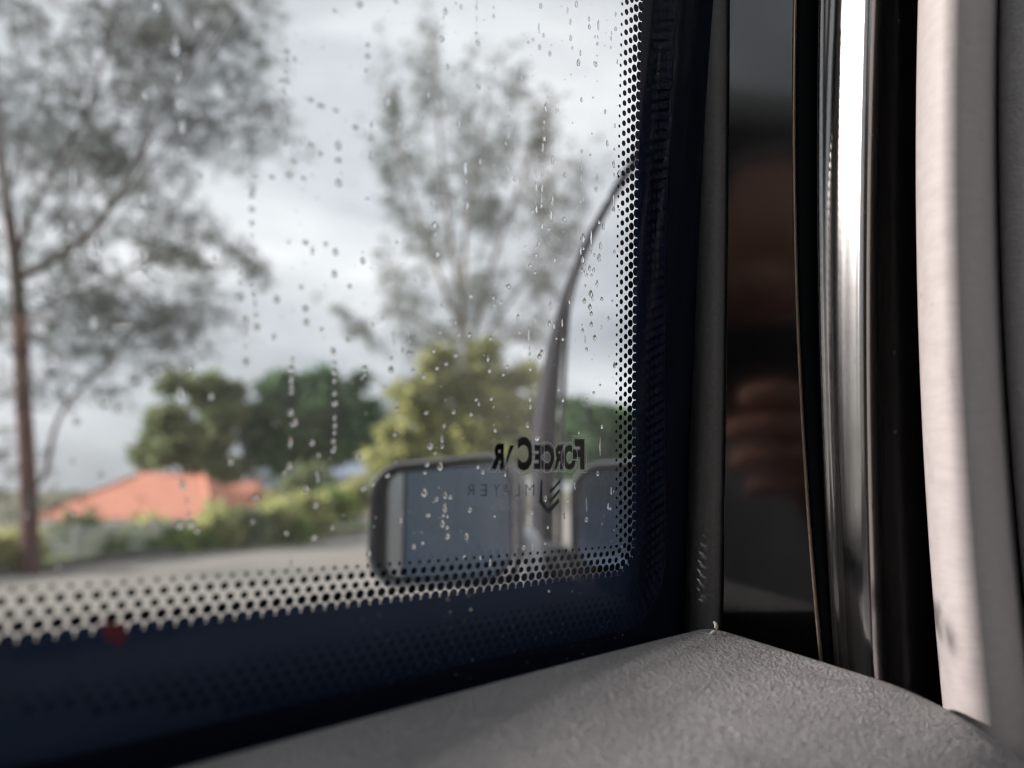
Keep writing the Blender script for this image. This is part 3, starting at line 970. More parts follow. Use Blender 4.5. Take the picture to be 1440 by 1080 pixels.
# ------------------------------------------------------------------ raindrops on the outside of the glass
TILES = {
    (300, 0, 4.0): "825,25,26,36 683,60,18,20 618,268,20,12 870,255,20,26 870,316,22,34 862,397,20,18 412,290,28,36 414,340,18,44 458,335,34,24 407,398,30,18 377,452,16,30 410,453,30,34 396,515,16,60 385,572,26,14 397,655,18,30 397,695,22,40 402,762,18,36 402,795,30,40 160,562,26,22 520,552,16,10 550,562,26,28 606,596,30,34 690,622,24,24 801,716,28,30 704,818,28,60 704,902,26,34 718,972,12,10 706,1028,30,46 548,818,28,30 602,865,26,24 453,908,26,24 428,983,26,28 330,996,30,26 228,988,24,24 508,1004,24,22 222,1060,28,50 80,790,16,50",
    (520, 0, 4.0): "148,8,24,20 485,20,10,16 513,38,12,28 426,62,18,42 415,98,8,28 406,153,8,14 404,218,24,34 602,32,8,60 602,105,6,34 602,152,6,10 600,186,10,20 608,240,16,38 698,42,8,16 698,90,10,26 642,112,8,8 330,398,10,28 438,376,14,34 700,356,8,16 705,384,8,22 611,440,5,14 612,488,16,26 673,496,9,28 332,530,14,30 380,574,8,18 101,568,22,50 518,550,10,20 510,608,10,34 504,700,16,54 290,656,16,28 175,698,14,34 211,756,16,30 204,812,16,28 10,700,16,50 10,776,16,30 12,880,18,50 624,908,11,40 703,930,8,14 540,945,20,80 543,1020,9,20 543,1075,8,14",
    (700, 0, 4.0): "243,32,12,32 232,160,7,60 258,198,9,28 199,222,8,24 173,236,9,20 237,264,12,34 303,252,6,10 294,300,11,34 139,434,12,38 393,58,8,44 409,122,9,36 411,212,10,36 420,268,8,20 443,22,11,40 466,298,9,34 455,352,14,42 514,106,9,28 516,150,11,32 567,140,8,64 548,206,6,18 563,208,6,20 561,246,8,22 559,312,6,10 545,356,8,30 554,362,10,32 664,80,8,28 664,162,9,24 641,185,6,20 639,215,7,26 636,266,6,16 674,348,7,28 471,560,9,28 536,548,6,12 605,628,9,32 660,706,8,26 66,598,13,46 62,656,9,18 62,716,9,24 61,760,13,38 47,804,9,24 120,816,13,28 282,544,8,16 274,602,13,60 327,620,7,30 340,620,6,18 263,686,9,26 261,720,5,20 263,780,16,32 255,830,9,56 309,900,12,44 617,806,9,38 657,840,7,18 473,850,9,24 471,930,7,64 471,1000,6,40 455,948,8,22 522,872,8,16 562,998,9,44 553,1064,10,30 654,922,11,46 654,984,8,26 684,975,13,40 654,1034,8,24 64,950,12,28 95,1005,13,28 130,1014,11,28 216,990,6,30 217,1050,11,56 252,990,7,60 251,1058,10,50 380,984,12,34",
    (300, 270, 4.0): "217,15,26,40 217,97,26,36 217,174,22,34 216,248,12,30 214,340,30,46 18,260,8,80 8,372,18,44 122,414,14,26 157,446,12,30 153,510,20,26 151,590,32,46 218,518,18,24 228,574,18,40 235,625,16,50 240,690,18,34 247,760,28,46 180,720,26,56 182,785,14,60 182,870,12,30 185,955,28,48 358,604,28,44 341,815,18,42 520,284,26,28 558,330,18,60 633,292,16,34 688,336,24,42 682,460,24,46 495,534,18,26 424,280,16,20 520,656,26,40 525,732,24,44 609,772,18,22 768,530,18,24 842,386,22,44 842,340,10,14 866,38,18,18 760,828,20,34 676,895,22,44 682,962,18,30 682,1010,18,40 682,1058,18,36 852,990,18,34 852,1026,14,28 838,1046,14,20 447,942,16,34 442,992,24,44 440,1050,20,60",
    (520, 270, 4.0): "98,8,10,26 352,56,14,36 366,186,22,40 374,240,12,26 383,350,18,44 241,250,13,22 151,282,14,22 255,496,12,26 543,5,8,16 550,78,14,50 570,586,14,30 408,636,14,24 697,594,13,28 703,636,11,22 739,624,12,24 462,726,12,26 479,734,14,28 397,790,13,22 501,804,12,24 562,803,16,32 681,822,14,28 73,704,11,26 15,746,12,26 217,765,10,96 221,838,10,28 134,830,12,90 189,890,14,30 222,908,18,40 243,908,12,32 122,934,14,26 121,998,24,42 361,894,13,26 486,915,18,32 432,966,15,24 379,992,14,24 245,1002,15,24 308,1034,18,34 667,936,11,44 676,1002,13,34 753,1028,12,18 602,374,8,5",
    (700, 270, 4.0): "219,96,13,50 248,40,6,70 248,76,11,26 196,112,10,24 309,48,9,60 302,130,12,60 375,152,14,28 249,192,15,44 288,207,11,18 482,40,8,24 467,50,10,24 480,260,18,54 468,330,9,50 484,318,9,20 480,380,14,46 472,440,14,32 494,440,9,70 517,430,11,32 541,438,10,28 503,466,8,20 528,468,8,18 527,258,10,90 523,336,10,20 543,354,8,22 573,170,12,26 595,192,11,40 579,304,11,46 572,368,13,46 653,60,9,96 653,98,12,26 657,336,9,24 231,288,12,32 216,310,8,20 217,354,13,28 184,412,15,28 211,454,11,20 320,382,12,32 404,380,9,40 62,532,18,28 19,622,13,26 115,700,11,34 125,788,10,22 70,850,6,6 211,718,10,44 297,640,12,50 291,740,13,40 319,754,10,34 406,618,9,30 364,736,8,50 331,824,8,16 368,828,10,22 175,800,9,80 181,870,8,60 181,912,9,22 181,950,6,16 185,997,12,22 248,900,14,34 235,924,18,36 54,982,11,20 33,1028,12,18 524,572,14,46 534,594,9,40 488,612,13,36 519,646,13,38 527,684,12,30 527,744,13,34 546,818,13,34 559,516,11,44 492,528,7,22 586,600,12,24 644,612,7,14 622,712,10,30 585,756,6,12 474,748,6,12 478,778,11,24 492,830,6,50 501,884,12,22 658,974,11,36",
    (300, 540, 4.153): "457,15,18,40 457,48,20,30 708,54,20,34 711,115,26,34 708,195,16,36 711,240,18,40 708,285,18,28 702,330,20,36 710,365,14,30 702,392,22,28 454,166,24,44 478,222,20,56 460,235,16,24 450,340,18,70 578,342,22,40 615,416,16,30 447,480,26,50 420,520,18,36 606,520,16,50 612,555,16,50 102,450,22,50 542,616,24,44 600,705,24,44 247,664,22,34 230,804,16,34 428,872,18,30 592,900,26,40 698,840,18,28 1072,105,9,40 1074,145,18,24 1063,294,18,28 1000,16,14,20 845,425,18,30 880,606,26,40 932,584,12,26 1020,536,20,28 1094,796,16,40 1172,950,16,36 1224,930,12,22 908,990,20,38 455,1050,14,60",
    (590, 540, 4.153): "815,34,9,22 1055,6,9,16 1018,50,9,20 977,90,9,20 420,84,13,30 332,92,12,20 347,115,8,30 646,90,9,28 649,134,9,28 840,94,12,30 632,238,13,40 443,272,11,22 42,168,18,26 200,162,16,32 303,178,13,22 145,244,12,26 65,364,24,44 132,320,14,50 133,365,16,30 93,406,12,18 46,468,20,36 34,520,14,20 122,480,22,60 343,486,11,26 371,514,14,32 501,530,9,24 1066,250,10,28 1057,365,8,110 1042,524,12,34 910,590,9,60 737,670,12,40 868,680,8,18 30,634,24,56 101,672,15,30 151,650,15,44 180,660,14,30 151,724,18,62 140,768,9,20 164,774,9,20 296,736,16,36 53,768,18,26 136,816,18,50 163,838,13,28 166,890,19,40 276,890,16,46 440,774,9,16 657,752,8,24 846,768,9,46 976,792,14,36 976,700,7,96 750,838,8,20 736,932,8,18 1104,715,9,40 1116,728,8,22 1120,625,6,50 265,1010,14,24 359,1014,13,26 413,1045,11,50 610,955,13,30 662,950,7,44 690,318,20,34 932,284,8,18",
    (0, 0, 1.929): "422,14,24,34 536,62,16,28 478,125,20,60 484,210,14,36 488,278,16,30 494,345,16,40 496,408,14,24 393,258,16,28 541,476,14,16 388,542,18,36 393,620,8,70 393,690,10,40 396,730,18,30 199,500,8,110 193,612,16,36 262,690,16,36 262,650,6,50 252,875,18,40 193,895,14,22 330,885,16,16 347,882,14,16 312,888,12,16 295,495,12,16 192,272,14,20",
    (0, 480, 2.571): "192,65,26,44 376,220,20,44 428,242,18,34 278,290,22,28 262,434,12,24 366,486,14,30 492,145,20,34 550,112,12,22 690,90,18,36 651,185,18,50 763,198,16,30 650,662,18,34 690,662,18,30 660,515,18,46 676,575,8,30 683,625,9,30 712,685,12,24 208,515,10,20 265,625,10,20 94,630,10,20 210,815,10,24",
}
m_water = bpy.data.materials.new('rain_water')
m_water.use_nodes = True
_n = m_water.node_tree.nodes
_n.remove(_n['Principled BSDF'])
_g = _n.new('ShaderNodeBsdfGlass'); _g.inputs['IOR'].default_value = 1.33; _g.inputs['Roughness'].default_value = 0.0
m_water.node_tree.links.new(_g.outputs[0], _n['Material Output'].inputs[0])


def drop_mesh(kind, seed):
    """Unit drop: flat base in XY (x -1..1, y -1..1), domed towards +Z."""
    rng = random.Random(seed)
    n, rings = 18, 6
    ph = [rng.uniform(0, 6.28) for _ in range(3)]
    cont = []
    for i in range(n):
        a = 2 * math.pi * i / n
        x, y = math.cos(a), math.sin(a)
        if kind == 'round': k = 1 + 0.07 * math.sin(2 * a + ph[0]) + 0.05 * math.sin(3 * a + ph[1]); x *= k; y *= k
        elif kind == 'tear':
            w = 1 - 0.42 * max(0, y) ** 1.2 + 0.06 * math.sin(3 * y + ph[0]); x *= w
        else:
            w = (0.75 + 0.25 * math.sin(5.2 * y + ph[0])) * (1 - 0.25 * max(0, y)); x *= w; x += 0.25 * math.sin(2.2 * y + ph[1]) * (1 - y * y)
        cont.append((x, y))
    v = [(0, 0, 0)] + [(x, y, 0) for x, y in cont]
    shift = -0.22 if kind != 'round' else -0.1
    for j in range(1, rings):
        r = math.cos(j / rings * math.pi / 2)
        z = math.sin(j / rings * math.pi / 2)
        for x, y in cont:
            v.append((x * r, y * r + shift * (1 - r), z))
    v.append((0, shift, 1.0))
    top = len(v) - 1
    f = [(0, 1 + (i + 1) % n, 1 + i) for i in range(n)]
    for j in range(rings - 1):
        for i in range(n):
            a = 1 + j * n + i; b = 1 + j * n + (i + 1) % n
            f.append((a, b, b + n, a + n))
    for i in range(n):
        f.append((1 + (rings - 1) * n + i, 1 + (rings - 1) * n + (i + 1) % n, top))
    me = bpy.data.meshes.new('raindrop')
    me.from_pydata(v, [], f); me.update()
    me.polygons.foreach_set('use_smooth', [True] * n * 0 + [p.index >= n for p in me.polygons])
    me.materials.append(m_water)
    return me


DROP_ME = {k: [drop_mesh(k, 50 + i) for i in range(5)] for k in ('round', 'tear', 'streak')}
OUT = -0.0061
drops = []
for (ox, oy, sc_), txt in TILES.items():
    for item in txt.split():
        x, y, w, h = map(float, item.split(','))
        drops.append((ox + x / sc_, oy + y / sc_, w / sc_, h / sc_))
# thin out doubles from overlapping tiles
uniq = []
for d in sorted(drops, key=lambda q: -q[2] * q[3]):
    if all(abs(d[0] - e_[0]) > 2.0 or abs(d[1] - e_[1]) > 3.2 for e_ in uniq):
        uniq.append(d)
ZONES = [  # x0, y0, x1, y1, phrase
    (0, 0, 200, 300, 'over the upper left tree'), (200, 0, 300, 300, 'over the right side of the left tree'),
    (0, 300, 300, 480, 'over the lower branches of the left tree'), (0, 480, 150, 800, 'beside the left tree trunk'),
    (150, 480, 345, 640, 'over the olive tree'), (150, 640, 345, 800, 'over the terracotta roof house'),
    (300, 0, 440, 130, 'in the upper sky right of the left tree'), (300, 130, 400, 270, 'at the tip of the left tree branch'),
    (400, 130, 520, 270, 'in the sky between the two tall trees'), (440, 0, 520, 130, 'at the top of the sky between the trees'),
    (300, 270, 400, 400, 'in the cloudy sky beside the left tree'), (400, 270, 520, 400, 'in the bright cloud between the trees'),
    (300, 400, 380, 520, 'in the grey sky above the olive tree'), (380, 400, 520, 520, 'in the grey sky above the dark tree'),
    (345, 520, 440, 640, 'over the left half of the dark tree'), (440, 520, 540, 640, 'over the right half of the dark tree'),
    (345, 640, 515, 800, 'over the hedge left of the mirror'),
    (520, 0, 620, 110, 'above the left top of the feathery tree'), (620, 0, 700, 130, 'above the middle of the feathery tree'),
    (700, 0, 790, 100, 'in the top sky right of the feathery tree'), (790, 0, 870, 100, 'in the top sky beside the dotted edge'),
    (520, 110, 620, 270, 'over the left crown of the feathery tree'), (620, 130, 700, 270, 'over the middle crown of the feathery tree'),
    (700, 100, 790, 200, 'over the upper right crown of the feathery tree'), (790, 100, 870, 200, 'in the white sky beside the dotted edge'),
    (700, 200, 790, 300, 'over the right crown of the feathery tree'), (790, 200, 890, 300, 'around the top of the curved post'),
    (520, 270, 620, 400, 'over the left middle of the feathery tree'), (620, 270, 700, 440, 'over the trunk of the feathery tree'),
    (700, 300, 780, 400, 'over the right middle of the feathery tree'), (780, 300, 850, 360, 'where the curved post bends'),
    (780, 360, 890, 420, 'below the bend of the curved post'), (850, 300, 890, 360, 'beside the dotted edge near the post'),
    (520, 400, 580, 540, 'at the lower left of the feathery tree'), (580, 400, 640, 540, 'left of the feathery tree trunk'),
    (640, 440, 700, 540, 'at the foot of the feathery tree'), (700, 400, 760, 540, 'left of the lower curved post'),
    (760, 400, 810, 540, 'on the lower curved post'), (810, 420, 890, 540, 'in the grey sky right of the curved post'),
    (515, 540, 690, 650, 'over the yellow-green clump above the mirror'), (690, 540, 780, 615, 'above the black lettering'),
    (690, 615, 830, 670, 'on the black lettering'), (780, 540, 890, 640, 'over the dark tree right of the post'),
    (515, 650, 600, 800, 'over the left side of the wing mirror'), (600, 650, 660, 800, 'over the middle of the wing mirror'),
    (660, 650, 760, 800, 'over the right side of the wing mirror'), (760, 640, 825, 800, 'below the arrow emblem'),
    (825, 640, 890, 800, 'over the second mirror by the glass corner'),
]


def zone(x, y):
    for z in ZONES:
        if z[0] <= x < z[2] and z[1] <= y < z[3]: return z[4]
    return 'along the dotted bottom border'


def drop_matrix(x, y, w, h):
    s, t = win_st(x, y, OUT)
    s1, t1 = win_st(x, y - h / 2, OUT); s2, t2 = win_st(x, y + h / 2, OUT)
    hl = math.hypot(s1 - s2, t1 - t2) / 2
    ang = math.atan2(t1 - t2, s1 - s2) - math.pi / 2
    sw = abs(win_st(x + 1, y, OUT)[0] - s) * w * 1.32 / 2
    h *= 1.35
    wl_ = min(max(sw, 0.00022), hl * 1.0 + 0.0002)
    dep = min(wl_ * 0.9, 0.0016)
    # drop frame: X along U, Y along V, Z outwards (-NV); mirrored handedness fixed by flipping X
    B = Matrix(((-U[0], V[0], -NV[0], 0), (-U[1], V[1], -NV[1], 0), (-U[2], V[2], -NV[2], 0), (0, 0, 0, 1)))
    return Matrix.Translation(Vector(W(s, t, OUT))) @ B @ Matrix.Rotation(-ang, 4, 'Z') @ Matrix.Diagonal((wl_, hl, dep, 1))


indiv, others = uniq[:300], uniq[300:]
byz = {}
for d in indiv:
    x, y, w, h = d
    s_ = abs(win_st(x + 1, y, OUT)[0] - win_st(x, y, OUT)[0]) * w
    t_ = abs(win_st(x, y + 1, OUT)[1] - win_st(x, y, OUT)[1]) * h
    q = t_ / max(s_, 1e-6)
    kind = 'round' if q < 1.25 else ('tear' if q < 2.6 else 'streak')
    byz.setdefault((zone(x, y), kind), []).append(d)
ORD = ['', 'second', 'third', 'fourth', 'fifth', 'sixth', 'seventh', 'eighth', 'ninth', 'tenth', 'eleventh', 'twelfth']
WORD = {'round': 'round raindrop', 'tear': 'teardrop raindrop', 'streak': 'long narrow rain streak'}
seed_i = 0
for (zn, kind), lst in byz.items():
    lst.sort(key=lambda q: q[1])
    for i, d in enumerate(lst):
        o = bpy.data.objects.new('raindrop', DROP_ME[kind][seed_i % 5])
        seed_i += 1
        COL.objects.link(o)
        o.matrix_basis = drop_matrix(*d)
        if len(lst) == 1: lab = f'the only {WORD[kind]} {zn}'
        elif i == 0: lab = f'topmost {WORD[kind]} {zn}'
        elif i == len(lst) - 1: lab = f'lowest {WORD[kind]} {zn}'
        else: lab = f'{WORD[kind]} {zn}, {ORD[min(i, 11)]} from the top'
        tag(o, lab, 'raindrop', 'raindrops on the window')
rest = MB()
for i, d in enumerate(others):
    me = DROP_ME['streak' if d[3] > 3.2 * d[2] else 'tear'][i % 5]
    M = drop_matrix(*d)
    rest.add([M @ v_.co for v_ in me.vertices], [tuple(p.vertices) for p in me.polygons])
# a scatter of specks too small to pick out
rs = random.Random(5)
for i in range(240):
    x = rs.uniform(380, 885); y = rs.uniform(5, 770)
    w = rs.uniform(0.7, 1.5)
    M = drop_matrix(x, y, w, w * rs.uniform(1, 2.2))
    me = DROP_ME['round'][i % 5]
    rest.add([M @ v_.co for v_ in me.vertices], [tuple(p.vertices) for p in me.polygons])
ro = rest.build('fine_raindrops', m_water, None, smooth=True)
tag(ro, 'fine specks and tiny drops of rain between the larger raindrops', 'rain', None, 'stuff')

# ------------------------------------------------------------------ wing mirrors and the curved post outside the glass
m_housing = mat('mirror_housing_navy', (0.020, 0.028, 0.040), 0.28, (0.026, 0.036, 0.050), 6, coat=0.3)
m_rim = mat('mirror_rim_satin', (0.085, 0.09, 0.10), 0.4)
m_mirror = mat('mirror_glass', (0.085, 0.13, 0.185), 0.09, metal=1.0)
m_mirror2 = mat('mirror_glass_convex', (0.26, 0.285, 0.31), 0.22, metal=1.0)
m_foot_refl = mat('foot_reflection_pale', (0.72, 0.72, 0.75), 0.3, metal=0.2)
m_postm = mat('post_grey', (0.018, 0.020, 0.027), 0.8, (0.026, 0.028, 0.035), 20, spec=0.2)


def round_rect(w, h, r, n=7, skew=0.0):
    """Outline in local (x right, z up), rounded; skew tilts the top edge upwards to the right."""
    out = []
    for cx_, cz_, a0 in ((w / 2 - r, h / 2 - r, 0), (-w / 2 + r, h / 2 - r, 90), (-w / 2 + r, -h / 2 + r, 180), (w / 2 - r, -h / 2 + r, 270)):
        for i in range(n):
            a = math.radians(a0 + 90 * i / (n - 1))
            x = cx_ + r * math.cos(a); z = cz_ + r * math.sin(a)
            z += skew * x * (1 if z > 0 else 0.35)
            out.append((x, z))
    return out


def wing_mirror(name, label, center, yaw, w, h, skew, foot=True, strip=True, inner=0.0):
    root = empty(name, center - np.array([0, 0, h / 2 + 0.02]))
    tag(root, label, 'wing mirror')
    ca, sa = math.cos(yaw), math.sin(yaw)

    def loc(x, y, z):          # y points away from the viewer
        return center + np.array([x * ca - y * sa, x * sa + y * ca, z])

    def loft(sections, close_first, close_last):
        vs, fs = [], []
        n = len(sections[0][1])
        for y, o in sections: vs += [loc(x, y, z) for x, z in o]
        for k in range(len(sections) - 1):
            for i in range(n):
                a = k * n + i; b = k * n + (i + 1) % n
                fs.append((a, a + n, b + n, b))
        if close_first: fs.append(tuple(range(n)))
        if close_last: fs.append(tuple(range(len(vs) - 1, len(vs) - n - 1, -1)))
        return vs, fs
    R_ = h * 0.26
    sec = [(0.004, round_rect(w * 0.93, h * 0.91, R_ * 0.85, 7, skew)), (-0.004, round_rect(w * 0.94, h * 0.92, R_ * 0.86, 7, skew)),
           (-0.007, round_rect(w * 0.975, h * 0.965, R_ * 0.95, 7, skew)), (-0.003, round_rect(w, h, R_, 7, skew)),
           (0.012, round_rect(w * 1.01, h * 1.01, R_, 7, skew)), (0.045, round_rect(w * 0.96, h * 0.94, R_, 7, skew)),
           (0.075, round_rect(w * 0.78, h * 0.74, R_ * 0.8, 7, skew)), (0.090, round_rect(w * 0.42, h * 0.4, R_ * 0.4, 7, skew))]
    v, f = loft(sec, False, True)
    mesh_obj('housing', v, f, m_housing, root, True)
    v, f = loft([(-0.0072, round_rect(w * 0.955, h * 0.945, R_ * 0.93, 7, skew)), (-0.0095, round_rect(w * 0.985, h * 0.98, R_ * 0.97, 7, skew)),
                 (-0.0055, round_rect(w * 1.012, h * 1.014, R_ * 1.01, 7, skew)), (0.004, round_rect(w * 1.024, h * 1.028, R_ * 1.02, 7, skew)), (0.011, round_rect(w * 1.016, h * 1.02, R_ * 1.02, 7, skew))], False, False)
    mesh_obj('rim', v, f, m_rim, root, True)
    go = round_rect(w * 0.90, h * 0.87, R_ * 0.8, 7, skew)
    cut = -0.27 * w if strip else -w
    gi = round_rect(w * 0.88, h * 0.85, R_ * 0.78, 7, skew)
    v, f = loft([(0.003, [(max(x, cut), z) for x, z in go]), (0.001, [(max(x, cut), z) for x, z in gi])], False, True)
    f[-1] = tuple(reversed(f[-1]))
    g = mesh_obj('mirror_glass', v, f, m_mirror, root)
    if strip:                       # outer convex segment of the mirror
        xs = np.linspace(-0.438 * w, cut - 0.0012, 9)
        up_ = sorted([q for q in gi if q[1] > 0], key=lambda q: q[0]); dn_ = sorted([q for q in gi if q[1] <= 0], key=lambda q: q[0])
        vv, ff = [], []
        for x in xs:
            zt = float(np.interp(x, [q[0] for q in up_], [q[1] for q in up_])); zb = float(np.interp(x, [q[0] for q in dn_], [q[1] for q in dn_]))
            yy = 0.001 + 0.0042 * ((cut - x) / (0.17 * w)) ** 2 - 0.003
            for k in range(5): vv.append(loc(x, yy, zb + (zt - zb) * k / 4))
        for i in range(8):
            for k in range(4): ff.append((i * 5 + k, (i + 1) * 5 + k, (i + 1) * 5 + k + 1, i * 5 + k + 1))
        mesh_obj('convex_segment', vv, ff, m_mirror2, root, True)
    if foot:
        MB().tube([loc(w * 0.30, 0.05, -h * 0.30), loc(w * 0.62, 0.06, -h * 0.42), loc(w * 0.80, 0.075, -h * 0.66)],
                  [(0.018, 0.022), (0.020, 0.024), (0.026, 0.03)], 12).build('arm', m_housing, root, True)
    return root, loc


MY = 0.62
mc = (at(625, 655, MY) + at(625, 815, MY)) / 2
root_m, mloc = wing_mirror('wing_mirror', 'dark wing mirror with pale rim just outside the glass', mc, math.radians(-12), 0.122, 0.100, 0.09)
root_m2, _ = wing_mirror('wing_mirror', 'second wing mirror, half hidden by the dotted glass corner', (at(868, 660, MY + 0.03) + at(868, 800, MY + 0.03)) / 2, math.radians(-12), 0.076, 0.094, 0.05, False, False)

# pale solid standing in for the mirror foot's reflection between the two mirrors
br = MB()
b0 = at(737, 800, MY + 0.02); b1 = at(735, 738, MY + 0.02)
br.tube(smooth_path([b0 + np.array([0, 0, -0.05]), b0, (b0 + b1) / 2, b1], 4), [(0.0125, 0.016)] * 10 + [(0.0115, 0.014), (0.008, 0.010), (0.003, 0.004)], 14)
tag(br.build('foot_reflection_block', m_foot_refl, None, True), 'pale block painted as the mirror foot reflection between the two wing mirrors', 'reflection')

# curved post rising from the mirrors to the upper right
PYD = 0.74
pp = [(762, 820), (763, 740), (764, 660), (766, 600), (772, 545), (782, 480), (792, 430), (808, 380), (830, 330), (860, 275), (892, 225), (930, 175), (980, 120)]
pw_ = [24, 24, 25, 25, 22, 15, 9, 6.5, 6.5, 6.5, 7, 7, 7]
P3 = smooth_path([at(x, y, PYD) for x, y in pp], 5)
pr = np.interp(np.linspace(0, len(pp) - 1, len(P3)), range(len(pp)), pw_) * PYD / F
post_root = empty('curved_post', P3[0])
tag(post_root, 'dark curved post sweeping from the mirror up to the dotted edge', 'post')
MB().tube(P3, [(r, r * 0.7) for r in pr], 16).build('post_body', m_postm, post_root, True)
bead = MB()
bead.tube([p + np.array([r * 0.95, -0.004, 0]) for p, r in zip(P3, pr)], [max(0.0025, r * 0.16) for r in pr], 8)
bead.build('edge_seal', m_housing, post_root, True)

# ------------------------------------------------------------------ car body outside: door skin below the window
m_paint = mat('car_paint_navy', (0.012, 0.018, 0.032), 0.25, coat=0.8)
body = empty('car_door', cab(-0.3, -0.05, 0.4))
tag(body, 'dark navy car door below the rain-wet window', 'car door')
sk = MB()
prof = [(-0.012, 1.262), (-0.045, 1.255), (-0.085, 1.16), (-0.10, 0.95), (-0.095, 0.70), (-0.07, 0.45), (-0.02, 0.40), (0.02, 0.40), (0.02, 1.262)]
svals = np.linspace(-1.2, 0.9, 15)
vs = [cab(s, l, z) for s in svals for l, z in prof]
npf = len(prof)
fs = [(i * npf + k, (i + 1) * npf + k, (i + 1) * npf + (k + 1) % npf, i * npf + (k + 1) % npf) for i in range(len(svals) - 1) for k in range(npf)]
fs += [tuple(range(npf)), tuple(range(len(vs) - 1, len(vs) - npf - 1, -1))]
mesh_obj('door_skin', vs, fs, m_paint, body, False)

# ------------------------------------------------------------------ pillar trim right of the window
LEAN = 0.12
Z_LO, Z_HI = 1350, -260


def px_at(p3, y):
    a, b, c = p3                       # px at y = 0, 450, 900
    t = y / 450.0
    return a + (b - a) * t + (c - 2 * b + a) * t * (t - 1) / 2


def pil(px, py, y0):
    d = ray(px, py)
    k = y0 / (d[1] + LEAN * d[2])
    return CAMP + d * k


def upright(name, prof, m_, parent=None, back=0.02, smooth=True, ys=None, y_lo=1080):
    """prof: list of ((px at y=0, 450, 900), distance). Closed behind; a solid leaning upright."""
    ys = np.linspace(-230, y_lo, 34) if ys is None else ys
    full = [(p, d) for p, d in prof] + [(prof[-1][0], prof[-1][1] + back), (prof[0][0], prof[0][1] + back)]
    n = len(full)
    vs, fs = [], []
    for y in ys:
        for p, d in full: vs.append(pil(px_at(p, y), y, d))
    for j in range(len(ys) - 1):
        for i in range(n):
            a = j * n + i; b = j * n + (i + 1) % n
            fs.append((a, b, b + n, a + n))
    fs.append(tuple(range(n - 1, -1, -1))); fs.append(tuple(range(len(vs) - n, len(vs))))
    o = mesh_obj(name, vs, fs, m_, parent)
    if smooth:
        sm = []
        for p in o.data.polygons:
            i = (min(p.vertices) % n)
            ids = sorted({q % n for q in p.vertices})
            sm.append(len(p.vertices) == 4 and max(ids) < n - 2)
        o.data.polygons.foreach_set('use_smooth', sm)
    return o


def lerp3(a, b, t): return tuple(x + (y - x) * t for x, y in zip(a, b))


def bulge(L, R, d_edge, depth, n=24, power=1.0, skew=0.0):
    out = []
    for i in range(n + 1):
        a = math.pi * i / n
        t = 0.5 - 0.5 * math.cos(a)
        out.append((lerp3(L, R, t), d_edge - depth * math.sin(a) ** power + skew * t))
    return out


def catmull(prof, k=5):
    arr = [np.array([*p, d * 1000]) for p, d in prof]
    return [((q[0], q[1], q[2]), q[3] / 1000) for q in smooth_path(arr, k)]


m_seal = mat('seal_rubber_black', (0.006, 0.008, 0.010), 0.85, spec=0.2, bump=0.3, bscale=500, bdist=0.0004)
m_postsoft = mat('soft_touch_charcoal', (0.070, 0.069, 0.068), 0.5, (0.095, 0.093, 0.09), 700, bump=0.12, bscale=1800, bdist=0.0002)
m_piano = mat('piano_black', (0.004, 0.004, 0.005), 0.10, metal=0.0, spec=0.5, coat=0.3)
m_piano.node_tree.nodes['Principled BSDF'].inputs['IOR'].default_value = 2.05
m_edge = mat('bronze_edge', (0.45, 0.36, 0.27), 0.35, metal=0.7)
m_chrome = mat('dark_chrome', (0.30, 0.295, 0.295), 0.22, (0.33, 0.325, 0.325), 90, metal=1.0, bump=0.015, bscale=260, bdist=0.0006, stretch=(1, 1, 0.1))
m_grey = mat('pillar_cover_pinkish_grey', (0.40, 0.36, 0.355), 0.62, (0.44, 0.40, 0.395), 160, bump=0.22, bscale=1500, sheen=0.2, bdist=0.0004, stretch=(1, 1, 3))
m_grain = mat('grained_trim_grey', (0.29, 0.28, 0.275), 0.6, (0.34, 0.33, 0.32), 300, bump=0.5, bscale=900, bdist=0.0008)
m_backing = mat('pillar_backing_black', (0.004, 0.0045, 0.006), 0.7)

seal = upright('window_seal', catmull([((930, 934, 930), 0.292), ((936, 940, 938), 0.284), ((946, 948, 944), 0.281), ((956, 955, 950), 0.283), ((963, 961, 956), 0.279), ((972, 970, 964), 0.276), ((982, 978, 972), 0.279)], 4), m_seal)
tag(seal, 'black rubber seal between the window edge and the charcoal post', 'seal')
post = upright('trim_post', bulge((972, 969, 962), (1037, 1033, 1024), 0.277, 0.013), m_postsoft)
tag(post, 'rounded charcoal trim post right of the window seal', 'post')
panel = empty('glossy_panel', pil(1080, 880, 0.262))
tag(panel, 'narrow glossy black panel reflecting a person with a phone', 'panel')
upright('panel_face', [(lerp3((1026, 1022, 1016), (1116, 1120, 1150), f), 0.2650 - 0.0032 * f) for f in (0, 0.012, 0.25, 0.5, 0.75, 0.988, 1)], m_piano, panel)
upright('panel_edge', bulge((1115, 1119, 1149), (1121, 1124.5, 1155), 0.2622, 0.0012, 8), m_edge, panel)
gap_seal = upright('pillar_seal', bulge((1121, 1125, 1155), (1150, 1151, 1172), 0.2635, 0.0015, 12), m_seal)
tag(gap_seal, 'black rubber strip between the glossy panel and the chrome column', 'seal')
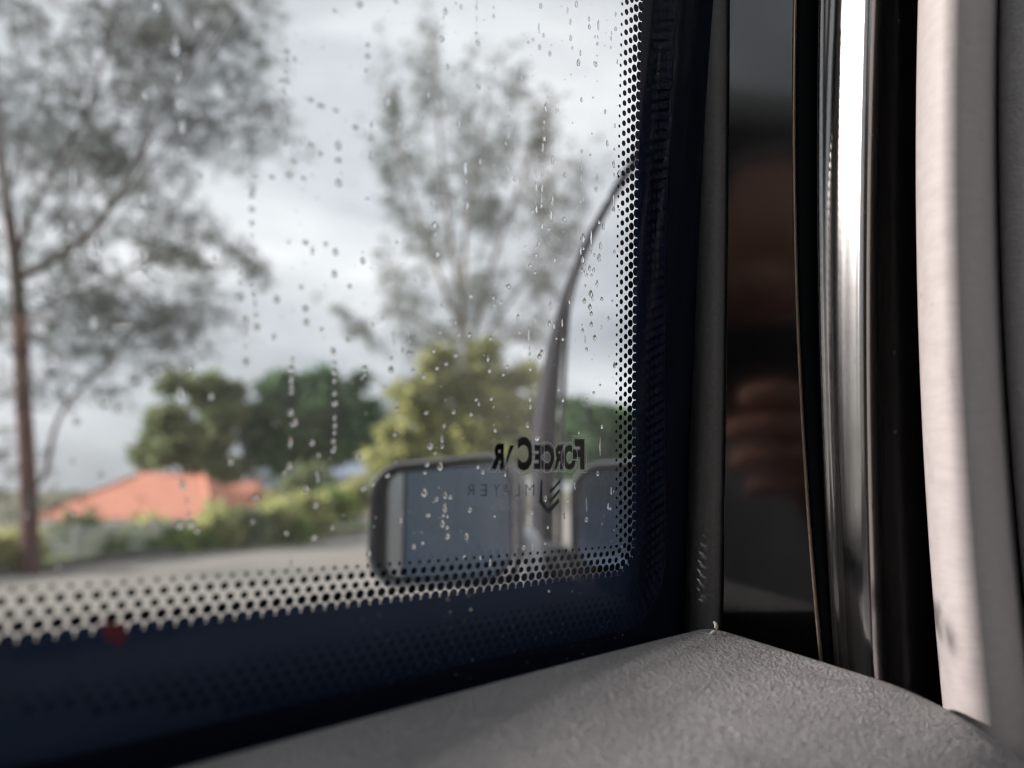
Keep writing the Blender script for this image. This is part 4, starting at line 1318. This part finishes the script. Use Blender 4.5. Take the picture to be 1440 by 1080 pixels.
colm = upright('chrome_column', catmull([((1149, 1150, 1171), 0.2600), ((1151, 1151, 1172), 0.2560), ((1158, 1157, 1177), 0.2542), ((1168, 1164, 1184), 0.2530), ((1177, 1171, 1188), 0.2512), ((1183, 1176, 1191), 0.2490), ((1190, 1182, 1195), 0.2474), ((1197, 1189, 1200), 0.2458), ((1204, 1196, 1206), 0.2442), ((1211, 1203, 1212), 0.2427), ((1218, 1210, 1219), 0.2413), ((1228, 1220, 1228), 0.2404), ((1238, 1230, 1240), 0.2430),
                                          ((1245, 1238, 1250), 0.2475), ((1256, 1252, 1266), 0.2500), ((1270, 1267, 1284), 0.2512), ((1284, 1282, 1304), 0.2560), ((1296, 1296, 1322), 0.268)], 6), m_chrome)
tag(colm, 'ridged dark chrome column with a bright vertical reflection', 'column')
cover = upright('pillar_cover', bulge((1291, 1291, 1317), (1408, 1412, 1448), 0.243, 0.026, 36, 0.85), m_grey)
tag(cover, 'pinkish grey rounded pillar cover at the right', 'pillar cover')
trim = upright('side_trim', catmull([((1404, 1410, 1446), 0.232), ((1412, 1416, 1450), 0.226), ((1440, 1440, 1470), 0.222), ((1500, 1500, 1520), 0.22), ((1700, 1700, 1700), 0.20), ((2100, 2100, 2100), 0.19)], 5), m_grain)
tag(trim, 'grained grey side trim at the right edge of the picture', 'trim')
backing = upright('pillar_backing', [((940, 940, 935), 0.298), ((1300, 1300, 1320), 0.290), ((1500, 1500, 1500), 0.262), ((2200, 2200, 2200), 0.235)], m_backing, back=0.02, smooth=False)  # unseen dark backing, added so no sky shows between the trim pieces
tag(backing, kind='structure')

# ------------------------------------------------------------------ leather dashboard corner
m_leather = bpy.data.materials.new('grained_leather_grey')
m_leather.use_nodes = True
nt = m_leather.node_tree
b = nt.nodes['Principled BSDF']
b.inputs['Roughness'].default_value = 0.26
b.inputs['Specular IOR Level'].default_value = 0.55
tc = nt.nodes.new('ShaderNodeTexCoord')
n1 = nt.nodes.new('ShaderNodeTexNoise'); n1.inputs['Scale'].default_value = 30; n1.inputs['Detail'].default_value = 6
ra = nt.nodes.new('ShaderNodeValToRGB')
ra.color_ramp.elements[0].position = 0.3; ra.color_ramp.elements[0].color = (0.40, 0.386, 0.386, 1)
ra.color_ramp.elements[1].position = 0.7; ra.color_ramp.elements[1].color = (0.48, 0.462, 0.458, 1)
vo = nt.nodes.new('ShaderNodeTexVoronoi'); vo.inputs['Scale'].default_value = 900; vo.feature = 'SMOOTH_F1'
vo.inputs['Smoothness'].default_value = 0.25
nb = nt.nodes.new('ShaderNodeTexNoise'); nb.inputs['Scale'].default_value = 2600; nb.inputs['Detail'].default_value = 3
dn = nt.nodes.new('ShaderNodeTexNoise'); dn.inputs['Scale'].default_value = 500; dn.inputs['Detail'].default_value = 2
ad = nt.nodes.new('ShaderNodeMath'); ad.operation = 'MULTIPLY_ADD'; ad.inputs[1].default_value = 0.5
bp = nt.nodes.new('ShaderNodeBump'); bp.inputs['Strength'].default_value = 1.0; bp.inputs['Distance'].default_value = 0.0026
nt.links.new(tc.outputs['Object'], n1.inputs[0]); nt.links.new(n1.outputs[0], ra.inputs[0]); nt.links.new(ra.outputs[0], b.inputs['Base Color'])
nt.links.new(tc.outputs['Object'], nb.inputs[0]); nt.links.new(tc.outputs['Object'], dn.inputs[0])
mixv = nt.nodes.new('ShaderNodeMixRGB'); mixv.inputs[0].default_value = 0.004
nt.links.new(tc.outputs['Object'], mixv.inputs[1]); nt.links.new(dn.outputs['Color'], mixv.inputs[2])
nt.links.new(mixv.outputs[0], vo.inputs['Vector'])
nt.links.new(nb.outputs[0], ad.inputs[0]); nt.links.new(vo.outputs[0], ad.inputs[2])
nt.links.new(ad.outputs[0], bp.inputs['Height']); nt.links.new(bp.outputs[0], b.inputs['Normal'])

AP = at(1000, 887, 0.262)
KP = 0.34


def on_plane(px, py):
    d = ray(px, py)
    z0 = AP[2] - CAMZ
    return CAMP + d * ((z0 - KP * AP[1]) / (d[2] - KP * d[1]))


P0 = at(325, 1080, 0.156)
AD = P0 - AP; ZA = AD[2]; AD[2] = 0; ZA /= np.linalg.norm(AD); AD /= np.linalg.norm(AD)
P2 = on_plane(1330, 992)
BD = P2 - AP; ZB = BD[2]; BD[2] = 0; ZB /= np.linalg.norm(BD); BD /= np.linalg.norm(BD)
NA, NB = 120, 90
aa = 0.42 * (np.linspace(0, 1, NA) ** 1.7)
bb = 0.34 * (np.linspace(0, 1, NB) ** 1.7)
vs = []
for a in aa:
    for q in bb:
        p = AP + AD * a + BD * q
        r = 0.016
        def drop_(d, r): return 0 if d >= r else r - math.sqrt(max(r * r - (r - d) ** 2, 0))
        z = AP[2] + ZA * a + ZB * q + 0.0022 - drop_(a, 0.008) * 0.16 - drop_(q, 0.010) * 0.10
        z += -7.5 * max(0, q - 0.050) ** 2 + 0.0012 * math.sin(min(a, 0.11) * 14) * math.exp(-q * 12)
        vs.append((p[0], p[1], z))
fs = [(i * NB + j, i * NB + j + 1, (i + 1) * NB + j + 1, (i + 1) * NB + j) for i in range(NA - 1) for j in range(NB - 1)]
# skirts down the two outer edges
def skirt(idx):
    global vs, fs
    n0 = len(vs)
    vs += [(vs[i][0], vs[i][1], vs[i][2] - 0.12) for i in idx]
    for k in range(len(idx) - 1): fs.append((idx[k], idx[k + 1], n0 + k + 1, n0 + k))
skirt([i * NB for i in range(NA)]); skirt([j for j in range(NB)]); skirt([(NA - 1) * NB + j for j in range(NB)]); skirt([i * NB + NB - 1 for i in range(NA)])
dash = mesh_obj('leather_dashboard', vs, fs, m_leather, None, True)
tag(dash, 'grey grained leather dashboard corner below the window', 'dashboard')

# dark sill trim between the window and the dashboard
sill = MB()
for (l0, l1, z0, z1) in ((0.018, 0.062, 1.15, 1.2600),):
    c = [cab(-0.9, l0, z0), cab(0.06, l0, z0), cab(0.06, l1, z0), cab(-0.9, l1, z0)]
    sill.add(c + [q + np.array([0, 0, z1 - z0]) for q in c], [(0, 3, 2, 1), (4, 5, 6, 7), (0, 1, 5, 4), (1, 2, 6, 5), (2, 3, 7, 6), (3, 0, 4, 7)])
tag(sill.build('window_sill', m_seal, None, bevel=0.003), 'black sill trim between the window and the leather dashboard', 'sill')

# ------------------------------------------------------------------ the rest of the cabin (closes off the light, seen in reflections)
m_liner = mat('headliner_grey', (0.26, 0.255, 0.235), 0.95, (0.31, 0.30, 0.28), 200, bump=0.2, bscale=900, bdist=0.0005)
m_cabin = mat('cabin_grey_plastic', (0.13, 0.125, 0.125), 0.6, (0.17, 0.165, 0.16), 60)
m_seat = mat('seat_leather_charcoal', (0.10, 0.095, 0.098), 0.5, (0.13, 0.125, 0.128), 40, bump=0.3, bscale=900, bdist=0.0006)
ROOF = CAMZ + 0.38


def cbox(mb, s0, s1, l0, l1, z0, z1):
    c = [cab(s0, l0, z0), cab(s1, l0, z0), cab(s1, l1, z0), cab(s0, l1, z0)]
    mb.add(c + [q + np.array([0, 0, z1 - z0]) for q in c], [(0, 3, 2, 1), (4, 5, 6, 7), (0, 1, 5, 4), (1, 2, 6, 5), (2, 3, 7, 6), (3, 0, 4, 7)])
    return mb


rf = MB()
cbox(rf, -1.5, -0.8, -0.02, 1.52, ROOF, ROOF + 0.05); cbox(rf, 0.20, 0.25, -0.02, 1.52, ROOF, ROOF + 0.05)
cbox(rf, -0.8, 0.20, -0.02, 0.12, ROOF + 0.0005, ROOF + 0.0495); cbox(rf, -0.8, 0.20, 1.40, 1.52, ROOF + 0.0005, ROOF + 0.0495)
tag(rf.build('cabin_roof', m_liner, None), kind='structure')
gl = cbox(MB(), -0.81, 0.21, 0.11, 1.41, ROOF + 0.051, ROOF + 0.056).build('added_glass_roof', m_glass_in, None)  # unseen roof glazing, added to light the leather and trim from above
tag(gl, kind='structure')
tag(cbox(MB(), -1.5, 0.95, 0.021, 1.49, 0.36, 0.42).build('cabin_floor', m_cabin, None), kind='structure')
wmb = MB()
cbox(wmb, -1.5, -0.462, 0.0, 0.06, 1.2635, ROOF - 0.001)            # pillar behind the window
cbox(wmb, -0.462, 0.055, 0.06, 0.12, 1.60, ROOF - 0.002)            # rail above the window
cbox(wmb, -1.5, -1.44, 0.061, 1.44, 0.421, ROOF - 0.003)            # behind the seats
cbox(wmb, -1.44, 0.95, 1.44, 1.50, 0.421, 1.32)                     # far door
cbox(wmb, -1.2, -0.45, 1.44, 1.50, 1.3205, ROOF - 0.002)  # far window closed in here to darken the glossy panel's reflection
cbox(wmb, 0.10, 0.20, 1.44, 1.50, 1.3205, ROOF - 0.002)
cbox(wmb, -1.43, -1.2, 1.44, 1.499, 1.3205, ROOF - 0.002)
cbox(wmb, 0.60, 0.94, 0.30, 1.439, 0.421, 1.22)                     # dashboard bulk ahead
cbox(wmb, -1.2, 0.95, 0.0215, 0.06, 0.4205, 1.149)                  # inner door panel
tag(wmb.build('cabin_shell', m_cabin, None), kind='structure')
for nm, s0, lab in (('front_seat', -0.62, 'charcoal leather front seat behind the camera'),):
    seat = empty(nm, cab(s0, 0.55, 0.42))
    tag(seat, lab, 'seat')
    cbox(MB(), s0 - 0.02, s0 + 0.50, 0.28, 0.82, 0.4205, 0.80).build('cushion', m_seat, seat, bevel=0.05, seg=4)
    bk = MB()
    a = [cab(s0 - 0.05, 0.28, 0.78), cab(s0 + 0.10, 0.28, 0.78), cab(s0 + 0.10, 0.82, 0.78), cab(s0 - 0.05, 0.82, 0.78)]
    t_ = [cab(s0 - 0.28, 0.31, 1.38), cab(s0 - 0.16, 0.31, 1.38), cab(s0 - 0.16, 0.79, 1.38), cab(s0 - 0.28, 0.79, 1.38)]
    bk.add(a + t_, [(0, 3, 2, 1), (4, 5, 6, 7), (0, 1, 5, 4), (1, 2, 6, 5), (2, 3, 7, 6), (3, 0, 4, 7)])
    bk.build('backrest', m_seat, seat, bevel=0.05, seg=4)
    cbox(MB(), s0 - 0.32, s0 - 0.22, 0.42, 0.68, 1.40, 1.60).build('headrest', m_seat, seat, bevel=0.04, seg=4)

# ------------------------------------------------------------------ the photographer, mirrored in the glossy panel
m_skin = mat('skin', (0.42, 0.20, 0.14), 0.5, (0.48, 0.25, 0.18), 30)
m_shirt = mat('grey_shirt', (0.42, 0.41, 0.42), 0.9, (0.48, 0.47, 0.475), 60, bump=0.3, bscale=800, bdist=0.0005)
m_hair = mat('dark_hair', (0.015, 0.012, 0.010), 0.5, bump=0.6, bscale=300, bdist=0.002, stretch=(1, 1, 0.2))
m_phone = mat('phone_black', (0.012, 0.012, 0.014), 0.3, coat=0.4)
m_phone_edge = mat('phone_edge_steel', (0.6, 0.6, 0.6), 0.25, metal=1.0)


def skin_mesh(name, nodes, edges, m_, parent, sub=2, root=0):
    me = bpy.data.meshes.new(name)
    me.from_pydata([tuple(np.array(n[0]) + CAMP) for n in nodes], edges, [])
    o = bpy.data.objects.new(name, me)
    COL.objects.link(o)
    me.materials.append(m_)
    o.modifiers.new('skin', 'SKIN')
    for i, n in enumerate(nodes):
        r = n[1]
        me.skin_vertices[0].data[i].radius = r if hasattr(r, '__len__') else (r, r)
    me.skin_vertices[0].data[root].use_root = True
    s = o.modifiers.new('sub', 'SUBSURF'); s.levels = sub; s.render_levels = sub
    if parent is not None:
        o.parent = parent
        o.matrix_parent_inverse = parent_inverse(parent)
    return o


person = empty('person', CAMP + np.array([0.17, -0.45, -0.55]))
tag(person, 'person in a grey shirt holding up a phone, mirrored in the glossy panel', 'person')
N = [((0.17, -0.47, -0.52), 0.12), ((0.16, -0.47, -0.36), 0.12), ((0.15, -0.46, -0.22), 0.125), ((0.125, -0.44, -0.11), 0.085), ((0.11, -0.42, -0.035), 0.052), ((0.108, -0.41, 0.02), 0.052),
     ((0.105, -0.385, 0.06), 0.062), ((0.105, -0.395, 0.115), 0.078), ((0.105, -0.41, 0.17), 0.072), ((0.105, -0.415, 0.205), 0.045),
     ((0.105, -0.314, 0.085), 0.012),                                                   # 10 nose
     ((0.30, -0.45, -0.15), 0.060), ((0.34, -0.36, -0.30), 0.046), ((0.31, -0.22, -0.36), 0.040), ((0.22, -0.10, -0.20), 0.032), ((0.165, -0.035, -0.085), 0.026), ((0.138, -0.018, -0.045), (0.034, 0.014)),   # 11-16 right arm
     ((0.128, -0.006, -0.006), 0.0100), ((0.106, 0.004, 0.000), 0.0092), ((0.084, 0.003, -0.002), 0.0080),            # index
     ((0.130, -0.002, -0.025), 0.0100), ((0.104, 0.006, -0.021), 0.0095), ((0.076, 0.004, -0.023), 0.0080),           # middle
     ((0.132, -0.002, -0.044), 0.0100), ((0.107, 0.005, -0.042), 0.0092), ((0.082, 0.002, -0.044), 0.0080),           # ring
     ((0.134, -0.005, -0.062), 0.0090), ((0.114, 0.003, -0.062), 0.0082), ((0.094, 0.001, -0.063), 0.0070),           # little
     ((0.120, -0.030, -0.030), 0.011), ((0.100, -0.032, -0.018), 0.010), ((0.080, -0.028, -0.012), 0.0085),           # thumb
     ((-0.02, -0.45, -0.15), 0.060), ((-0.09, -0.38, -0.32), 0.046), ((-0.04, -0.24, -0.44), 0.038), ((0.02, -0.16, -0.48), 0.028), ((0.06, -0.12, -0.49), (0.034, 0.016)),   # left arm
     ((0.073, -0.40, 0.195), 0.02)]
Ed = [(0, 1), (1, 2), (2, 3), (3, 4), (4, 5), (5, 6), (6, 7), (7, 8), (8, 9), (6, 10), (3, 11), (11, 12), (12, 13), (13, 14), (14, 15), (15, 16),
      (16, 17), (17, 18), (18, 19), (16, 20), (20, 21), (21, 22), (16, 23), (23, 24), (24, 25), (16, 26), (26, 27), (27, 28), (15, 29), (29, 30), (30, 31),
      (3, 32), (32, 33), (33, 34), (34, 35), (35, 36), (8, 37)]
skin_mesh('body', N, Ed, m_skin, person)
S = [((0.17, -0.47, -0.54), 0.128), ((0.16, -0.47, -0.36), 0.128), ((0.15, -0.46, -0.22), 0.133), ((0.125, -0.44, -0.115), 0.092), ((0.112, -0.43, -0.065), 0.064),
     ((0.30, -0.45, -0.15), 0.068), ((0.34, -0.36, -0.30), 0.054), ((0.31, -0.22, -0.36), 0.050), ((0.232, -0.115, -0.215), 0.043),
     ((-0.02, -0.45, -0.15), 0.068), ((-0.09, -0.38, -0.32), 0.054), ((-0.04, -0.24, -0.44), 0.046), ((0.01, -0.185, -0.47), 0.038)]
skin_mesh('shirt', S, [(0, 1), (1, 2), (2, 3), (3, 4), (3, 5), (5, 6), (6, 7), (7, 8), (3, 9), (9, 10), (10, 11), (11, 12)], m_shirt, person)
H = [((0.105, -0.445, 0.08), 0.055), ((0.105, -0.44, 0.14), 0.084), ((0.105, -0.43, 0.195), 0.080), ((0.105, -0.405, 0.235), 0.052)]
skin_mesh('hair', H, [(0, 1), (1, 2), (2, 3)], m_hair, person)
phone = empty('phone', CAMP + np.array([0.06, -0.01, -0.075]))
tag(phone, 'black phone held up beside the camera, mirrored in the glossy panel', 'phone')
MB().box(CAMP + np.array([-0.018, -0.0125, -0.032]), (0.150, 0, 0), (0, 0.0075, 0), (0, 0, 0.078)).build('phone_body', m_phone, phone, bevel=0.003)
ed = MB()
for (x0, z0, dx, dz) in ((-0.019, 0.0462, 0.152, 0.0016), (-0.019, -0.0338, 0.152, 0.0016), (-0.0197, -0.032, 0.0016, 0.078), (0.1322, -0.032, 0.0016, 0.078)):
    ed.box(CAMP + np.array([x0, -0.0115, z0]), (dx, 0, 0), (0, 0.0055, 0), (0, 0, dz))
ed.build('phone_frame', m_phone_edge, phone)

# ------------------------------------------------------------------ small things: lint, crumbs, red reflection patch, droplets on the trim
deps = bpy.context.evaluated_depsgraph_get()
bpy.context.view_layer.update()


_BV = {}


def hit(px, py, objs):
    best = None
    d = Vector(ray(px, py)).normalized()
    for o in objs:
        if o.name not in _BV: _BV[o.name] = BVHTree.FromObject(o, bpy.context.evaluated_depsgraph_get())
        bv = _BV[o.name]
        M = o.matrix_world
        Mi = M.inverted()
        lo = Mi @ Vector(CAMP); ld = (Mi.to_3x3() @ d).normalized()
        h, nn, _, dist = bv.ray_cast(lo, ld)
        if h is not None and (best is None or dist < best[2]): best = (M @ h, M.to_3x3() @ nn, dist)
    return best


m_lint = mat('lint_pale', (0.55, 0.52, 0.45), 0.9)
lints = [(961, 488, 'pale crumb stuck high on the black window seal', 3), (963, 497, 'small crumb just below the pale crumb on the seal', 2), (964, 556, 'bright lint bit in the middle of the window seal', 3),
         (959, 574, 'flake of lint lower on the black window seal', 3), (965, 568, 'narrow lint strand on the black window seal', 2)]
for x, y, lab, r in lints:
    h = hit(x, y, [seal, post])
    if not h: continue
    mb = MB()
    rr = random.Random(int(x * y))
    c = np.array(h[0]) + np.array(h[1]) * 0.0004
    k = r * 0.27 / F
    for q in range(4):
        p = c + np.array([rr.uniform(-1, 1) * k, -0.0003, rr.uniform(-1.6, 1.6) * k])
        mb.tube([p, p + np.array([rr.uniform(-1, 1) * k, -0.0002, rr.uniform(0.4, 1.4) * k]), p + np.array([rr.uniform(-1, 1) * k * 1.5, 0, rr.uniform(1, 2.2) * k])], [0.00035, 0.0005, 0.0002], 5)
    tag(mb.build('lint', m_lint, None, True), lab, 'lint', 'lint on the window seal')
for x, y, lab, ln in [(1003, 886, 'curled flake of lint at the peak of the leather dashboard', 9), (785, 947, 'short fibre standing on the edge of the leather dashboard', 8), (808, 942, 'tiny fibre on the leather edge', 5)]:
    h = hit(x, y + 6, [dash])
    if not h: continue
    c = np.array(h[0])
    k = 0.25 / F * ln
    mb = MB()
    if ln == 9:
        mb.tube([c + np.array([-0.6, 0, 0]) * k, c + np.array([0.1, 0, 0.4]) * k, c + np.array([0.5, 0, 0.9]) * k, c + np.array([0.4, 0, 1.6]) * k, c + np.array([0.1, 0, 1.9]) * k], [0.0002, 0.0006, 0.0006, 0.0005, 0.0002], 6)
    else:
        mb.tube([c, c + np.array([0.2, 0, 0.5]) * k, c + np.array([0.05, 0, 1.0]) * k, c + np.array([0.1, 0, 1.5]) * k], [0.00009] * 4, 5)
    tag(mb.build('lint', m_lint, None, True), lab, 'lint', 'lint on the leather')

m_red = mat('red_reflection_patch', (0.10, 0.008, 0.016), 0.7, (0.13, 0.012, 0.02), 200)  # colour patch standing in for a red reflection on the border
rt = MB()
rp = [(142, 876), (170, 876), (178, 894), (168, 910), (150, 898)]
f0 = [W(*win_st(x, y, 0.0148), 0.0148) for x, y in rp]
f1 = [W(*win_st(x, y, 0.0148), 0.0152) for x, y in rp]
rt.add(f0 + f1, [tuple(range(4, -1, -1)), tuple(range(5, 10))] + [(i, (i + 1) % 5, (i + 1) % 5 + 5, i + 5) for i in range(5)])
tag(rt.build('red_reflection_patch', m_red, None), 'small red patch painted as a reflection on the navy border at the lower left', 'sticker')

trim_drops = [(1181, 14, 4), (1278, 12, 3), (1265, 30, 3), (1174, 171, 4), (1170, 194, 4.5), (1163, 224, 3.5), (1163, 245, 3.5), (1216, 302, 5), (1159, 419, 5), (1225, 190, 3.5), (1271, 194, 3), (1293, 84, 3),
              (1340, 90, 3.5), (1376, 188, 3), (1380, 196, 3.5), (1343, 218, 3.5), (1258, 496, 3.5), (1205, 510, 4.5), (1259, 607, 3), (1318, 864, 3.5), (1372, 896, 3.5), (1297, 415, 3.5), (1312, 428, 3),
              (1345, 20, 2.5), (1348, 28, 2.5), (1351, 36, 2.5), (1354, 44, 2.5), (1357, 52, 2.5), (1360, 62, 3), (1338, 522, 2.5), (1339, 530, 2.5), (1340, 538, 2.5), (1341, 548, 2.5), (1342, 560, 3), (1343, 573, 3.5)]
names = {colm: 'the chrome column', cover: 'the pinkish grey pillar cover', gap_seal: 'the rubber strip'}
found = []
for x, y, r in trim_drops:
    for o in (colm, cover):
        h = hit(x, y, [o])
        if h:
            found.append((o, x, y, r, h))
            break
m_bead = glass_mat('bead_water', (0.99, 0.99, 0.99), 1.6)
BEADS = []
for me in DROP_ME['round']:
    c = me.copy(); c.materials.clear(); c.materials.append(m_bead); BEADS.append(c)
    bm = bmesh.new(); bm.from_mesh(c)
    bmesh.ops.delete(bm, geom=[v for v in bm.verts if v.co.length < 1e-6], context='VERTS')
    bm.to_mesh(c); bm.free()
cnt = {}
ORD2 = ['', 'first', 'second', 'third', 'fourth', 'fifth', 'sixth', 'seventh', 'eighth', 'ninth', 'tenth', 'eleventh', 'twelfth', 'thirteenth', 'fourteenth', 'fifteenth', 'sixteenth', 'seventeenth', 'eighteenth', 'nineteenth', 'twentieth', 'twenty-first', 'twenty-second', 'twenty-third', 'twenty-fourth', 'twenty-fifth']
for o, x, y, r, h in sorted(found, key=lambda q: (q[0].name, q[2])):
    nrm = h[1].normalized()
    if nrm.dot(Vector(CAMP) - h[0]) < 0: nrm = -nrm
    q = nrm.to_track_quat('Z', 'Y')
    ob = bpy.data.objects.new('water_bead', BEADS[int(x) % 5])
    COL.objects.link(ob)
    s_ = r * 0.24 / F
    ob.matrix_basis = Matrix.Translation(h[0] + nrm * 0.00001) @ q.to_matrix().to_4x4() @ Matrix.Diagonal((s_, s_, s_ * 0.55, 1))
    cnt[o] = cnt.get(o, 0) + 1
    side = 'left' if x < (1210 if o is colm else 1345) else 'right'
    tag(ob, f'tiny clear water bead on {names[o]}, ' + ('topmost' if cnt[o] == 1 else ORD2[cnt[o]] + ' from the top'), 'water bead', 'water beads on the pillar trim')

# dust: pale specks on the dark border, the seal, the post and the leather
m_dust = mat('dust_pale', (0.42, 0.42, 0.40), 0.9)
du = MB()
rd = random.Random(17)
k = 0
while k < 330:
    if k < 150: x, y, ob = rd.uniform(480, 960), rd.uniform(830, 990), None
    elif k < 250: x, y, ob = rd.uniform(935, 1035), rd.uniform(0, 880), [seal, post]
    else: x, y, ob = rd.uniform(560, 1300), rd.uniform(900, 1075), [dash]
    k += 1
    if ob is None:
        c = W(*win_st(x, y, 0.0146), 0.0147)
        hd = hit(x, y, [dash])
        if hd and hd[2] < np.linalg.norm(c - CAMP): continue
        nrm = NV
    else:
        hd = hit(x, y, ob)
        if not hd: continue
        c, nrm = np.array(hd[0]), np.array(hd[1].normalized())
        if nrm @ (CAMP - c) < 0: nrm = -nrm
    r = rd.uniform(0.00006, 0.00016) * (1.6 if rd.random() < 0.08 else 1)
    q = c + nrm * r * 0.6
    ax = [np.array(v_) * r for v_ in ((1, 0, 0), (-1, 0, 0), (0, 1, 0), (0, -1, 0), (0, 0, rd.uniform(0.8, 2.2)), (0, 0, -1))]
    du.add([q + v_ for v_ in ax], [(0, 2, 4), (2, 1, 4), (1, 3, 4), (3, 0, 4), (2, 0, 5), (1, 2, 5), (3, 1, 5), (0, 3, 5)])
tag(du.build('dust', m_dust), 'pale dust specks on the dark window border and trim', 'dust', None, 'stuff')
